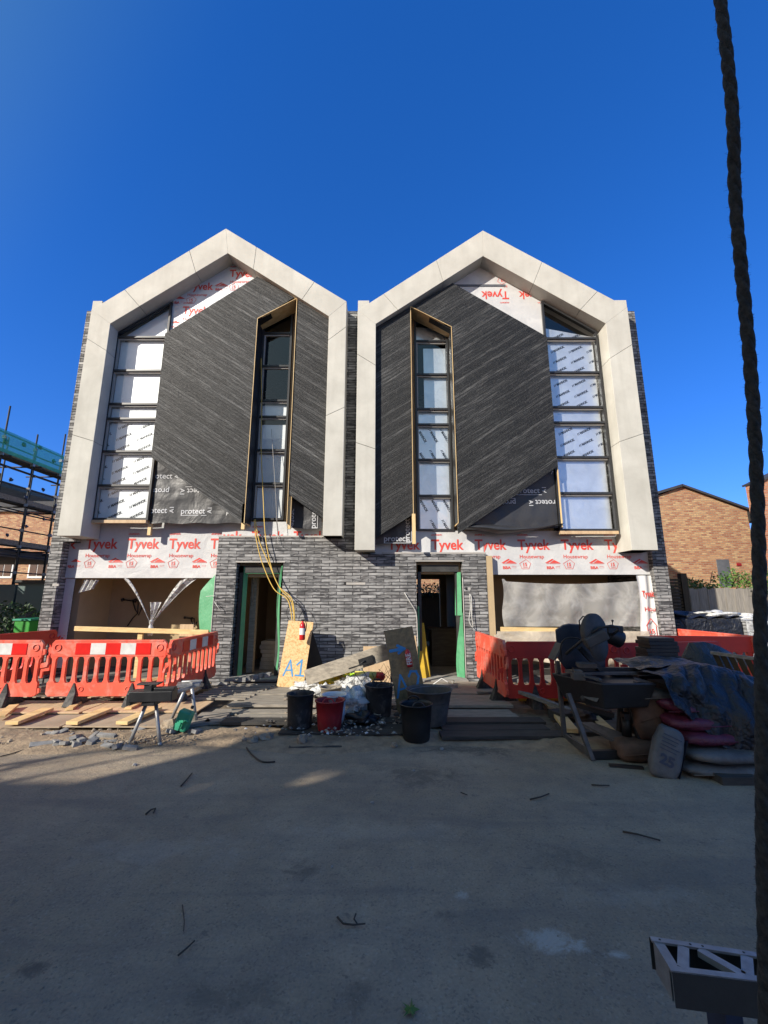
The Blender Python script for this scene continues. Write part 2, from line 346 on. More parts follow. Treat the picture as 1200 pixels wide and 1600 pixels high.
MT['darkglass'] = M('dark_pane', (.03, .04, .05), rough=.1, bst=0)
MT['pblock'] = brick_mat('stacked_blocks', (.22, .22, .22), (.30, .30, .30), (.40, .40, .40), (.05, .05, .05), .30, .07, .008, True)
MT['render_w'] = M('render_wall', (.35, .33, .30), rough=.9)
MT['rope'] = M('rope_fibre', (.06, .058, .05), (.022, .022, .02), 90, rough=.95, bst=.8, bsc=300, bd=.004)
MT['lead'] = M('lead_grey', (.12, .13, .15), rough=.6)

# ---------------------------------------------------------------- mesh builder
class MB:
    def __init__(s): s.v = []; s.f = []; s.m = []; s.sm = []
    def add(s, vs, fs, mi=0, smooth=False):
        o = len(s.v); s.v += [tuple(v) for v in vs]
        for f in fs: s.f.append(tuple(i + o for i in f)); s.m.append(mi); s.sm.append(smooth)
        return s
    def box(s, c, size, rot=None, mi=0, taper=1.):
        hx, hy, hz = (q / 2 for q in size); vs = []
        for z, k in ((-hz, 1), (hz, taper)):
            for x, y in ((-hx, -hy), (hx, -hy), (hx, hy), (-hx, hy)): vs.append(Vector((x * k, y * k, z)))
        if rot is not None:
            Mx = Matrix.Rotation(rot, 3, 'Z') if isinstance(rot, (int, float)) else rot
            vs = [Mx @ v for v in vs]
        c = Vector(c); vs = [v + c for v in vs]
        return s.add(vs, [(3, 2, 1, 0), (4, 5, 6, 7), (0, 1, 5, 4), (1, 2, 6, 5), (2, 3, 7, 6), (3, 0, 4, 7)], mi)
    def bb(s, x0, x1, y0, y1, z0, z1, mi=0):
        return s.box(((x0 + x1) / 2, (y0 + y1) / 2, (z0 + z1) / 2), (abs(x1 - x0), abs(y1 - y0), abs(z1 - z0)), None, mi)
    def beam(s, a, b, w, h, mi=0, up=(0, 0, 1)):
        a = Vector(a); b = Vector(b); d = b - a; L = d.length; d.normalize(); up = Vector(up)
        sd = d.cross(up)
        if sd.length < 1e-3: sd = d.cross(Vector((0, 1, 0)))
        sd.normalize(); u = sd.cross(d)
        Mx = Matrix((d, sd, u)).transposed()
        return s.box((a + b) / 2, (L, w, h), Mx, mi)
    def tube(s, pts, r, n=8, mi=0, cap=True):
        pts = [Vector(p) for p in pts]; rs = r if isinstance(r, (list, tuple)) else [r] * len(pts)
        vs = []; fs = []; prev = None
        for i, p in enumerate(pts):
            d = (pts[min(i + 1, len(pts) - 1)] - pts[max(i - 1, 0)]).normalized()
            if prev is None:
                u = d.cross(Vector((0, 0, 1)))
                if u.length < .05: u = d.cross(Vector((1, 0, 0)))
            else: u = prev - d * prev.dot(d)
            u.normalize(); prev = u; q = d.cross(u)
            for k in range(n):
                a = 2 * PI * k / n; vs.append(p + (u * math.cos(a) + q * math.sin(a)) * rs[i])
        for i in range(len(pts) - 1):
            for k in range(n): fs.append((i * n + k, i * n + (k + 1) % n, (i + 1) * n + (k + 1) % n, (i + 1) * n + k))
        if cap: fs.append(tuple(range(n - 1, -1, -1))); fs.append(tuple(range((len(pts) - 1) * n, len(pts) * n)))
        return s.add(vs, fs, mi, True)
    def lathe(s, prof, c=(0, 0, 0), n=28, mi=0, Mx=None, sq=1.):
        vs = []; fs = []
        for r, z in prof:
            for k in range(n):
                a = 2 * PI * k / n; v = Vector((r * math.cos(a), r * math.sin(a) * sq, z))
                if Mx: v = Mx @ v
                vs.append(v + Vector(c))
        for i in range(len(prof) - 1):
            for k in range(n): fs.append((i * n + k, i * n + (k + 1) % n, (i + 1) * n + (k + 1) % n, (i + 1) * n + k))
        return s.add(vs, fs, mi, True)
    def prism(s, poly, y0, y1, mi=0):          # polygon in XZ, extruded along Y
        n = len(poly); ar = sum(poly[i][0] * poly[(i + 1) % n][1] - poly[(i + 1) % n][0] * poly[i][1] for i in range(n))
        if ar < 0: poly = poly[::-1]
        vs = [(x, y0, z) for x, z in poly] + [(x, y1, z) for x, z in poly]
        fs = [tuple(range(n)), tuple(range(2 * n - 1, n - 1, -1))]
        for i in range(n): j = (i + 1) % n; fs.append((j, i, n + i, n + j))
        return s.add(vs, fs, mi)
    def grid(s, fn, nu, nv, mi=0, thick=0):
        vs = [fn(i / nu, j / nv) for j in range(nv + 1) for i in range(nu + 1)]
        fs = [(j * (nu + 1) + i, j * (nu + 1) + i + 1, (j + 1) * (nu + 1) + i + 1, (j + 1) * (nu + 1) + i) for j in range(nv) for i in range(nu)]
        return s.add(vs, fs, mi, True)
    def blob(s, c, r, seed=0, amp=.25, n=10, sq=(1, 1, 1), mi=0, smooth=True, freq=1.7):
        vs = []; fs = []; m = n // 2 + 1; c = Vector(c)
        for j in range(m + 1):
            ph = PI * j / m
            for k in range(n):
                a = 2 * PI * k / n; d = Vector((math.sin(ph) * math.cos(a), math.sin(ph) * math.sin(a), math.cos(ph)))
                q = 1 + amp * noise.noise(d * freq + Vector((seed * 3.1, seed * 1.7, seed)))* 2
                vs.append(c + Vector((d.x * sq[0], d.y * sq[1], d.z * sq[2])) * r * q)
        for j in range(m):
            for k in range(n): fs.append((j * n + k, (j + 1) * n + k, (j + 1) * n + (k + 1) % n, j * n + (k + 1) % n))
        return s.add(vs, fs, mi, smooth)
    def build(s, name, mats, parent=None, label=None, cat=None, group=None, kind=None, bev=0, world=True, loc=None):
        if not isinstance(mats, (list, tuple)): mats = [mats]
        off = Vector((0, 0, 0))
        if parent is not None:
            if world: off = root_loc(parent)
        elif loc is not None: off = Vector((0, 0, 0))
        else:
            xs = [v[0] for v in s.v]; ys = [v[1] for v in s.v]; zs = [v[2] for v in s.v]
            off = Vector(((min(xs) + max(xs)) / 2, (min(ys) + max(ys)) / 2, min(zs)))
        me = bpy.data.meshes.new(name)
        me.from_pydata([(v[0] - off.x, v[1] - off.y, v[2] - off.z) for v in s.v], [], s.f)
        for m in mats: me.materials.append(MT[m] if isinstance(m, str) else m)
        me.polygons.foreach_set('material_index', s.m); me.polygons.foreach_set('use_smooth', s.sm)
        me.validate(); me.update()
        o = bpy.data.objects.new(name, me); COL.objects.link(o)
        if parent is not None: o.parent = parent
        else: o.location = off if loc is None else loc
        if bev:
            b = o.modifiers.new('bevel', 'BEVEL'); b.width = bev; b.segments = 2; b.limit_method = 'ANGLE'; b.angle_limit = R(40)
        tag(o, label, cat, group, kind)
        return o
def root_loc(o):
    while o.parent is not None: o = o.parent
    return Vector(o.location)
def tag(o, label=None, cat=None, group=None, kind=None):
    if label: o['label'] = label
    if cat: o['category'] = cat
    if group: o['group'] = group
    if kind: o['kind'] = kind
    return o
def thing(name, label, cat, loc=(0, 0, 0), rz=0, group=None):
    o = bpy.data.objects.new(name, None); COL.objects.link(o); o.location = loc; o.rotation_euler = (0, 0, rz)
    o.empty_display_size = .1
    return tag(o, label, cat, group)
def kids(o): return [c for c in list(COL.objects) if c.parent == o]
def copy_tree(o, parent=None):
    ch = kids(o); c = o.copy(); COL.objects.link(c); c.parent = parent
    for k in ch: copy_tree(k, c)
    return c
def wob(x, z, k=1.): return .012 * k * (noise.noise(Vector((x * 1.6, z * 1.9, 3.3))) + .4 * noise.noise(Vector((x * 5, z * 5, 1.3))))

# ---------------------------------------------------------------- lettering
TC = {}
def tmesh(txt, bold=0.):
    if (txt, bold) in TC: return TC[(txt, bold)]
    cu = bpy.data.curves.new('t', 'FONT'); cu.body = txt; cu.size = 1; cu.offset = bold; cu.resolution_u = 3
    o = bpy.data.objects.new('t', cu); COL.objects.link(o)
    dg = bpy.context.evaluated_depsgraph_get(); e = o.evaluated_get(dg); me = e.to_mesh()
    vs = [(v.co.x, v.co.y) for v in me.vertices]; fs = [tuple(p.vertices) for p in me.polygons]
    e.to_mesh_clear(); bpy.data.objects.remove(o); bpy.data.curves.remove(cu)
    x0 = min(v[0] for v in vs); x1 = max(v[0] for v in vs)
    vs = [(v[0] - x0, v[1]) for v in vs]
    TC[(txt, bold)] = (vs, fs, x1 - x0); return TC[(txt, bold)]
def text(mb, txt, x, z, width, mi, fn, rot=0, hscale=1., bold=0., clip=None):
    """lay text on an XZ sheet; fn(x,z)->y ; width in metres"""
    vs, fs, w0 = tmesh(txt, bold); s = width / w0; c, sn = math.cos(rot), math.sin(rot); out = []
    for a, b in vs:
        a *= s; b *= s * hscale; X = x + a * c - b * sn; Z = z + a * sn + b * c
        out.append((X, fn(X, Z), Z))
    if clip:
        fs = [f for f in fs if all(clip(out[i][0], out[i][2]) for i in f)]
    mb.add(out, [f[::1] for f in fs], mi)
def poly_in(poly):
    def t(x, z):
        r = False; n = len(poly)
        for i in range(n):
            x1, z1 = poly[i]; x2, z2 = poly[(i + 1) % n]
            if (z1 > z) != (z2 > z) and x < (x2 - x1) * (z - z1) / (z2 - z1) + x1: r = not r
        return r
    return t

# ================================================================ SETTING
MB().add([(-150, -150, 0), (150, -150, 0), (150, 150, 0), (-150, 150, 0)], [(0, 1, 2, 3)]).build('ground', 'ground', kind='structure')

# ================================================================ HOUSES
YF, YC, YM, YB, YW = 8.6, 8.72, 8.98, 9.0, 9.16
YR = 15.2
YO = 8.94          # plane of the wide outer windows
def P2(px, py, Y): a = A(px, py, Y); return (a[0], a[2])

def gable_frame(par, outer, inner, cuts):
    """outer/inner: 5 points each (left foot, left shoulder, apex, right shoulder, right foot)"""
    mb = MB()
    for i in range(4):
        a0, a1 = Vector(outer[i]), Vector(outer[i + 1]); b0, b1 = Vector(inner[i]), Vector(inner[i + 1])
        ts = [0] + cuts[i] + [1]
        for k in range(len(ts) - 1):
            g = .004 / (a1 - a0).length
            t0 = ts[k] + (g if k else 0); t1 = ts[k + 1] - (g if k + 2 < len(ts) else 0)
            q = [a0.lerp(a1, t0), a0.lerp(a1, t1), b0.lerp(b1, t1), b0.lerp(b1, t0)]
            mb.prism([(v.x, v.y) for v in q], YF, YW + .02)
        mb.prism([(v.x, v.y) for v in (a0.lerp(a1, .01) + (b0 - a0) * .03, a1 + (b1 - a1) * .03, b1 + (a1 - b1) * .03, b0.lerp(b1, .01) + (a0 - b0) * .03)], YF + .02, YW, 1)
    return mb

def window(par, outline, zs, name='window', lining=None, boards=None, bar=.045, YW=YW):
    """outline: XZ polygon CCW (left-bottom first), zs: transom heights"""
    xs = [p[0] for p in outline]; x0, x1 = min(xs), max(xs); z0 = min(p[1] for p in outline)
    def zt(x):
        best = None; n = len(outline)
        for i in range(n):
            a, b = outline[i], outline[(i + 1) % n]
            if a[0] != b[0] and min(a[0], b[0]) - 1e-6 <= x <= max(a[0], b[0]) + 1e-6:
                z = a[1] + (b[1] - a[1]) * (x - a[0]) / (b[0] - a[0])
                best = z if best is None else max(best, z)
        return best
    fm = MB(); y0, y1 = YW - .05, YW + .03
    fm.bb(x0, x0 + bar, y0, y1, z0, zt(x0)); fm.bb(x1 - bar, x1, y0, y1, z0, zt(x1))
    fm.bb(x0 + bar, x1 - bar, y0, y1, z0, z0 + bar)
    for z in zs: fm.bb(x0 + bar, x1 - bar, y0 + .003, y1, z - bar / 2, z + bar / 2)
    fm.beam((x0, (y0 + y1) / 2 - .002, zt(x0) - bar / 2), (x1, (y0 + y1) / 2 - .002, zt(x1) - bar / 2), y1 - y0, bar)
    f = fm.build(name, 'frame', par)
    # inner pale casement under each transom
    cm = MB(); lv = [z0 + bar / 2] + list(zs) + [None]
    for i in range(len(lv) - 1):
        a = lv[i] + bar / 2
        b = (lv[i + 1] - bar / 2) if lv[i + 1] is not None else None
        if b is not None:
            cm.bb(x0 + bar, x1 - bar, YW - .01, YW + .04, b - .035, b - .001)
            cm.bb(x0 + bar, x0 + bar + .028, YW - .009, YW + .04, a, b - .035)
    cm.build('casement', 'frame_in', f)
    MB().add([(x0 + .01, YW + .014, z0 + .01), (x1 - .01, YW + .014, z0 + .01), (x1 - .01, YW + .014, zt(x1 - .01) - .01), (x0 + .01, YW + .014, zt(x0 + .01) - .01)], [(0, 1, 2, 3)]).build('pane', 'glass', f)
    return f, x0, x1, z0, zt

def board(par, x0, x1, z0, z1, z1b=None, marks=None, y=YW + .07, name='insulation_board', mat='foil'):
    mb = MB(); z1b = z1 if z1b is None else z1b
    poly = [(x0, z0), (x1, z0), (x1, z1b), (x0, z1)]
    mb.prism(poly, y, y + .05)
    inn = poly_in(poly)
    if marks:
        rot, sx, sz, width = marks
        z = z0 - .3
        while z < max(z1, z1b) + .2:
            x = x0 - .3 + rnd.random() * .05
            while x < x1 + .1:
                c, s_ = math.cos(rot), math.sin(rot)
                if inn(x + .02, z + .02) or inn(x + width * c, z + width * s_):
                    text(mb, 'MANNOK', x + .17 * width * 1.3 * c, z + .17 * width * 1.3 * s_, width * .85, 1, lambda X, Z: y - .003, rot, 1.25, .045, inn)
                    u = width * .17
                    for q in (0, 1):     # little twin-peak mark
                        pts = [(u * .55 * q, 0), (u * (.55 * q + .22), 0), (u * (.55 * q + .45), u * .9), (u * (.55 * q + .2), u * .9)]
                        pp = [(x + a * c - b * s_, z + a * s_ + b * c) for a, b in pts]
                        if all(inn(*k) for k in pp): mb.add([(a, y - .003, b) for a, b in pp], [(0, 1, 2, 3)], 1)
                x += sx
            z += sz
    mat = 'foilshiny' if par.location.x == 0 and par.parent is not None and par.parent.location.x > 0 and mat == 'foil' else mat
    return mb.build(name, [mat, 'black_ink'], par)

def wrap_row(mb, x, zb, fn, clip=None, full=True, cut_top=False, mi=1, k=1., rot=0):
    """one repeat of the housewrap print; zb = baseline of the big word"""
    c, s = math.cos(rot), math.sin(rot)
    def W(t, dx, dz, wd, b=0., hs=1.): text(mb, t, x + dx * c - dz * s, zb + dx * s + dz * c, wd, mi, fn, rot, hs, b, clip)
    W('Tyvek', 0, 0, .70 * k, .022, 1.12)
    if not cut_top: W('\u2039DUPONT\u203a', .0, .30 * k, .24 * k, .03)
    if full:
        W('Housewrap', .03, -.19 * k, .52 * k, .008)
        # certification marks: a tent-like roof over letters, and a small house round a number
        def q(pts):
            pp = [(x + a * c - b * s, zb + a * s + b * c) for a, b in pts]
            if clip is None or all(clip(*p) for p in pp): mb.add([(a, fn(a, b), b) for a, b in pp], [tuple(range(len(pp)))], mi)
        ox, oz = -.38 * k, -.42 * k
        q([(ox, oz + .13), (ox + .16, oz + .22), (ox + .19, oz + .205), (ox + .07, oz + .13)])
        q([(ox + .10, oz + .13), (ox + .2, oz + .195), (ox + .33, oz + .13)])
        q([(ox + .03, oz + .11), (ox + .33, oz + .11), (ox + .33, oz + .12), (ox + .03, oz + .12)])
        W('BBA', ox + .03, oz + .0, .17, .03, .9); W('APPROVED', ox + .22, oz + .05, .1, 0); W('CERTIFICATE', ox + .22, oz + .02, .1, 0)
        hx = .06 * k
        pts = [(0, 0), (.15, 0), (.2, .12), (.1, .21), (0 - .05, .12)]
        for i in range(5):
            a, b = pts[i], pts[(i + 1) % 5]; d = Vector((b[0] - a[0], b[1] - a[1])).normalized(); n_ = (-d.y * .008, d.x * .008)
            q([(hx + a[0], oz + a[1]), (hx + b[0], oz + b[1]), (hx + b[0] + n_[0], oz + b[1] + n_[1]), (hx + a[0] + n_[0], oz + a[1] + n_[1])])
        W('15', hx + .035, oz + .065, .08, .03); W('YEARS', hx + .02, oz + .025, .11, 0)

def wrap_sheet(par, x0, x1, z0, z1, Y, x_first, zb, pitch, n, full=True, label=None, name='housewrap'):
    mb = MB(); fy = lambda X, Z: Y + wob(X, Z)
    mb.grid(lambda u, v: (x0 + (x1 - x0) * u, fy(x0 + (x1 - x0) * u, z0 + (z1 - z0) * v), z0 + (z1 - z0) * v), max(4, int((x1 - x0) / .06)), max(4, int((z1 - z0) / .06)))
    ft = lambda X, Z: Y - .005 + wob(X, Z)
    cl = lambda X, Z: x0 + .005 < X < x1 - .005 and z0 + .005 < Z < z1 - .005
    for i in range(n): wrap_row(mb, x_first + i * pitch, zb, ft, cl, full)
    return mb.build(name, ['wrap', 'red_ink'], par, label)

def membrane(par, poly, Y, prints, label=None):
    """black breather membrane, wavy, with white print"""
    xs = [p[0] for p in poly]; zs = [p[1] for p in poly]; inn = poly_in(poly)
    x0, x1, z0, z1 = min(xs), max(xs), min(zs), max(zs)
    mb = MB(); nu = int((x1 - x0) / .05) + 1; nv = int((z1 - z0) / .05) + 1
    fy = lambda X, Z: Y + wob(X, Z, 2.2)
    idx = {}; vs = []; fs = []
    def vid(i, j):
        if (i, j) not in idx:
            X = x0 + (x1 - x0) * i / nu; Z = z0 + (z1 - z0) * j / nv + (.012 * math.sin(X * 9) if j == 0 else 0); idx[(i, j)] = len(vs); vs.append((X, fy(X, Z), Z))
        return idx[(i, j)]
    for i in range(nu):
        for j in range(nv):
            cx = x0 + (x1 - x0) * (i + .5) / nu; cz = z0 + (z1 - z0) * (j + .5) / nv
            if inn(cx, cz): fs.append((vid(i, j), vid(i + 1, j), vid(i + 1, j + 1), vid(i, j + 1)))
    mb.add(vs, fs, 0, True)
    for (x, z, rot) in prints:
        ft = lambda X, Z: fy(X, Z) - .008
        c, s = math.cos(rot), math.sin(rot)
        text(mb, 'protect', x, z, .52, 1, ft, rot, 1., .012, inn)
        pa = [(0, -.045), (.56, -.045), (.56, -.033), (0, -.033)]
        pp = [(x + a * c - b * s, z + a * s + b * c) for a, b in pa]
        if all(inn(*q) for q in pp): mb.add([(a, ft(a, b), b) for a, b in pp], [(0, 1, 2, 3)], 1)
        text(mb, 'A1', x + .66 * c + .0 * s, z + .66 * s + .0 * c, .13, 1, ft, rot + PI / 2, 1., .01, inn)
    return mb.build('membrane', ['membrane', 'white_ink'], par, label)

def boards_panel(par, poly, mat, Y=YC):
    mb = MB(); mb.prism(poly, Y, Y + .03)
    # dark battens and cavity edge behind
    cx = sum(p[0] for p in poly) / len(poly); cz = sum(p[1] for p in poly) / len(poly)
    mb.prism([(cx + (x - cx) * .97, cz + (z - cz) * .97) for x, z in poly], Y + .032, YM - .06, 1)
    return mb.build('cladding', [mat, 'black'], par)

XS = -.735          # party line
def house(side):
    L = side == 'L'
    if L:
        t = thing('town_house', 'left town house, grey brick and cream concrete gable, cladding boards running down to the right', 'house', (-3.8, 9, 0))
        xo, xi = -7.12, XS
    else:
        t = thing('town_house', 'right town house, grey brick and cream concrete gable, cladding boards running down to the left', 'house', (2.5, 9, 0))
        xo, xi = 6.0, XS
    ztop = 8.46
    # ---------- brick walls
    w_ = MB(); D = .12
    if L:
        b = [(-6.865, 3.4), ]
        w_.bb(-7.12, -6.865, YB, YR, 0, ztop)                       # outer pier and flank
        dx0, dx1, dz = -3.12, -2.13, 2.47
        ztb = 3.0
        w_.bb(-3.54, dx0, YB, YB + .3, 0, ztb)
        w_.bb(dx0, dx1, YB, YB + .3, dz, ztb)
        w_.bb(dx1, XS, YB, YB + .3, 0, ztb)
        w_.bb(-.98, XS, YB, YB + .3, ztb, ztop)
        w_.bb(-6.865, -6.63, YB + .001, YB + .2, 2.9, ztop)
    else:
        w_.bb(5.70, 6.0, YB, YR, 0, 2.9); w_.bb(5.58, 6.0, YB, YR, 2.9, ztop)
        dx0, dx1, dz = .68, 1.655, 2.49
        ztb = 2.64
        w_.bb(XS, dx0, YB, YB + .3, 0, ztb)
        w_.bb(dx0, dx1, YB, YB + .3, dz, ztb)
        w_.bb(dx1, 2.16, YB, YB + .3, 0, ztb)
        w_.bb(XS, -.45, YB, YB + .3, ztb, ztop)
    w_.build('wall', 'brick', t)
    # pale capping strips on top of the brickwork
    cp = MB()
    if L: cp.bb(-3.55, -1.2, YB - .01, YB + .1, ztb + .001, ztb + .03)
    else: cp.bb(-.05, 2.17, YB - .01, YB + .1, ztb + .001, ztb + .035)
    cp.build('coping', 'frame_in', t)
    # weep slot blocks (missing brick with pale filler)
    # ---------- concrete portal frame
    if L:
        outer = [P2(87.5, 837, YF), P2(144, 484, YF), P2(353, 357, YF), P2(541, 471, YF), P2(535, 836, YF)]
        inner = [P2(124.2, 839.6, YF), P2(173, 505.5, YF), P2(356, 395.5, YF), P2(513, 494, YF), P2(505, 836, YF)]
    else:
        outer = [P2(554, 860, YF), P2(559, 485, YF), P2(754.5, 360, YF), P2(979, 480, YF), P2(1030, 859, YF)]
        inner = [P2(586, 860, YF), P2(587, 506, YF), P2(755, 400, YF), P2(946.7, 505.3, YF), P2(987, 859, YF)]
    # true verticals
    def fixv(lst):
        a = [list(p) for p in lst]
        for i, j in ((0, 1), (4, 3)):
            x = (a[i][0] + a[j][0]) / 2; a[i][0] = a[j][0] = x
        zb = (a[0][1] + a[4][1]) / 2
        return a, zb
    outer, zb1 = fixv(outer); inner, zb2 = fixv(inner); zb = (zb1 + zb2) / 2
    outer[0][1] = outer[4][1] = inner[0][1] = inner[4][1] = zb
    cuts = [[.42, .86], [.24, .72], [.26, .74], [.12, .48]] if L else [[.42, .80], [.2, .62], [.42, .80], [.17, .55]]
    fr = gable_frame(t, outer, inner, cuts)
    ztp = 8.43
    if L:
        fr.prism([(outer[1][0] + .003, outer[1][1] - .2), (outer[1][0] + .22, outer[1][1] - .2), (outer[1][0] + .22, ztp), (outer[1][0] + .003, ztp)], YF + .004, YW)
    else:
        fr.prism([(outer[1][0] + .003, outer[1][1] - .2), (outer[1][0] + .26, outer[1][1] - .2), (outer[1][0] + .26, 8.44), (outer[1][0] + .003, 8.44)], YF + .004, YW)
        fr.prism([(outer[3][0] - .003, outer[3][1] - .2), (outer[3][0] - .27, outer[3][1] - .2), (outer[3][0] - .27, 8.45), (outer[3][0] - .003, 8.45)], YF + .004, YW)
    fr.build('gable_frame', ['concrete', 'black'], t, bev=.006)
    # ---------- backing wall behind the cladding
    bk = MB()
    # ---------- windows
    if L:
        wx0, wx1 = PX(170, 620, YO), PX(254, 620, YO)
        zs = [PZ(y, YO) for y in (759, 706, 655, 632, 580, 528)]
        z0 = PZ(813, YO)
        ztl, ztr = PZ(523, YO), PZ(474, YO)
        f, *_ = window(t, [(wx0, z0), (wx1, z0), (wx1, ztr), (wx0, ztl)], zs, YW=YO)
        lv = [z0] + zs
        for i in range(len(lv)):
            a = lv[i] + .03
            if i < len(lv) - 1: board(f, wx0 + .07, wx1 - .05, a, lv[i + 1] - .07, None, (R(26), .47, .27, .36) if i < 3 else None, y=YO + .07)
            else: board(f, wx0 + .07, wx1 - .05, a, ztl - .06, ztr - .06, y=YO + .07)
        nx0, nx1 = PX(403, 650, YW), PX(451, 650, YW)
        nzs = [PZ(y, YW) for y in (756, 704, 652, 627, 573, 522)]
        nz0 = PZ(813, YW); ntl, ntr = PZ(497, YW), PZ(466, YW)
        f2, *_ = window(t, [(nx0, nz0), (nx1, nz0), (nx1, ntr), (nx0, ntl)], nzs)
        lv = [nz0] + nzs
        for i in range(4): board(f2, nx0 + .07, nx1 - .05, lv[i] + .03, lv[i + 1] - (.07 if i != 2 else .16))
        big = [P2(402, 432, YC), P2(257, 521, YC), P2(237, 714, YC), P2(381, 820, YC), P2(404, 499, YC), P2(459, 465, YC)]
        xa = (big[1][0] + big[2][0]) / 2; big[1] = (xa, big[1][1]); big[2] = (xa, big[2][1])
        xb = (big[3][0] + big[4][0]) / 2; big[3] = (xb, big[3][1]); big[4] = (xb, big[4][1])
        small = [P2(462, 467, YC), P2(452, 772, YC), P2(506, 812, YC), P2(514, 499, YC)]
        xc = (small[0][0] + small[1][0]) / 2; small[0] = (xc, small[0][1]); small[1] = (xc, small[1][1]); xd = inner[3][0] + .02
        small[2] = (xd, small[2][1]); small[3] = (xd, small[3][1])
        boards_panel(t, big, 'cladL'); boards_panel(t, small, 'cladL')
        l0, l1 = xb, xc; ztopL, ztopR, zbL, zbR = big[4][1], small[0][1], 3.05, 3.05
        mats = 'L'
    else:
        wx0, wx1 = PX(857, 620, YO), PX(942, 620, YO)
        zs = [PZ(y, YO) for y in (771, 715, 661, 637, 583, 530)]
        z0 = PZ(830, YO); ztl, ztr = PZ(472, YO), PZ(520, YO)
        f, *_ = window(t, [(wx0, z0), (wx1, z0), (wx1, ztr), (wx0, ztl)], zs, YW=YO)
        lv = [z0] + zs
        for i in range(len(lv)):
            a = lv[i] + .03
            mk = (R(26), .42, .27, .34) if i in (2, 4, 5, 6) else None
            if i < len(lv) - 1: board(f, wx0 + .05, wx1 - .07, a, lv[i + 1] - .04, None, mk, YO + .07)
            else: board(f, wx0 + .05, wx1 - .07, a, ztr + .17, ztr - .06, mk, YO + .07)
        nx0, nx1 = PX(649, 650, YW), PX(703, 650, YW)
        nzs = [PZ(y, YW) for y in (775, 719, 664, 640, 586, 534)]
        nz0 = PZ(830, YW); ntl, ntr = PZ(480, YW), PZ(511, YW)
        f2, *_ = window(t, [(nx0, nz0), (nx1, nz0), (nx1, ntr), (nx0, ntl)], nzs)
        lv = [nz0] + nzs
        for i in range(len(lv)):
            mk = (R(-62), .26, .52, .36) if i in (0, 2) else None
            xq = nx0 + (.22 if i > 3 else .06)
            if i < len(lv) - 1: board(f2, xq, nx1 - .05, lv[i] + .03, lv[i + 1] - (.04 if i != 5 else .14), None, mk)
            else: board(f2, nx0 + .05, nx1 - .05, lv[i] + .03, ntl - .5, ntl - .55)
        big = [P2(645, 479, YC), P2(707, 442, YC), P2(856, 526, YC), P2(870, 729, YC), P2(718, 834, YC), P2(703, 512, YC)]
        xa = (big[2][0] + big[3][0]) / 2; big[2] = (xa, big[2][1]); big[3] = (xa, big[3][1])
        xb = (big[4][0] + big[5][0]) / 2; big[4] = (xb, big[4][1]); big[5] = (xb, big[5][1])
        small = [P2(642, 480, YC), P2(588, 512, YC), P2(588, 842, YC), P2(646, 803, YC)]
        xc = (small[0][0] + small[3][0]) / 2; small[0] = (xc, small[0][1]); small[3] = (xc, small[3][1])
        xd = inner[1][0] - .02; small[1] = (xd, small[1][1]); small[2] = (xd, small[2][1])
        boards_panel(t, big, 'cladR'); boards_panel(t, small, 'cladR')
        l0, l1 = xc, xb; ztopL, ztopR = small[0][1], big[5][1]
    # plywood lining of the narrow window
    ln = MB(); th = .011; yl0, yl1 = YC - .02, YW - .04
    zbl = PZ(772 if L else 803, YC); 
    zfootL = PZ(822, YC) if L else PZ(803, YC)
    zfootR = PZ(773, YC) if L else PZ(834, YC)
    ln.bb(l0 - th, l0, yl0, yl1, (PZ(818, YC)), ztopL); ln.bb(l1, l1 + th, yl0, yl1, PZ(818, YC), ztopR)
    ln.beam((l0 - th, (yl0 + yl1) / 2, ztopL + .01), (l1 + th, (yl0 + yl1) / 2, ztopR + .01), yl1 - yl0, th)
    ln.build('window_lining', 'ply_edge', t)
    ln = MB()   # dark inner faces of the reveal
    ln.bb(l0, l0 + .006, yl0 + .012, yl1 - .003, PZ(816, YC), ztopL - .02); ln.bb(l1 - .006, l1, yl0 + .012, yl1 - .003, PZ(816, YC), ztopR - .02)
    ln.build('reveal', 'black', t)
    class BB:
        def bb(s_, *a): return MB().bb(*a).build('batten', 'ply_edge', t)
    st = BB()
    if L:
        st.bb(l0 - .07, l0 - .0, YC + .0, YC + .06, PZ(827, YC), PZ(787, YC)); st.bb(l1 + .018, l1 + .075, YC + .03, YC + .09, PZ(826, YC), PZ(772, YC))
        st.bb(wx1 - .02, wx1 + .05, YW - .2, YW - .13, PZ(838, YW), PZ(818, YW))
    else:
        st.bb(l0 - .035, l0 + .035, YC - .03, YC - .022 + .05, PZ(850, YC), PZ(803, YC)); st.bb(wx0 - .012, wx0 + .006, YW - .4, YW - .36, PZ(828, YW), PZ(729, YW))
    # ---------- weather sheets between cladding and frame
    if L:
        gp = [(wx1, PZ(530, YW)), (wx1, inner[2][1] - .2 - .0), (inner[2][0], inner[2][1] + .05), (inner[3][0], inner[3][1] + .3), (inner[3][0], PZ(530, YW))]
        gp = [(wx1, big[1][1] - .3), (big[0][0] + .12, big[0][1] - .3), (big[0][0] + .12, inner[2][1]), (inner[2][0] + .02, inner[2][1] + .1), (wx1, inner[1][1] + (wx1 - inner[1][0]) * .735 + .1)]
    else:
        gp = [(big[1][0] - .1, big[1][1] - .35), (wx0, big[2][1] - .2), (wx0, inner[3][1] + (inner[3][0] - wx0) * .7 + .1), (inner[2][0], inner[2][1] + .1), (big[1][0] - .1, inner[2][1] - .2)]
    gm = MB(); inn = poly_in(gp); Yg = YO - .02
    gy = lambda X, Z: Yg + .03 * noise.noise(Vector((X * 2.3, Z * 2.3, 7)))
    xs = [p[0] for p in gp]; zz = [p[1] for p in gp]
    gm.prism(gp, Yg + .03, Yg + .045, 0)
    ft = lambda X, Z: Yg + .026
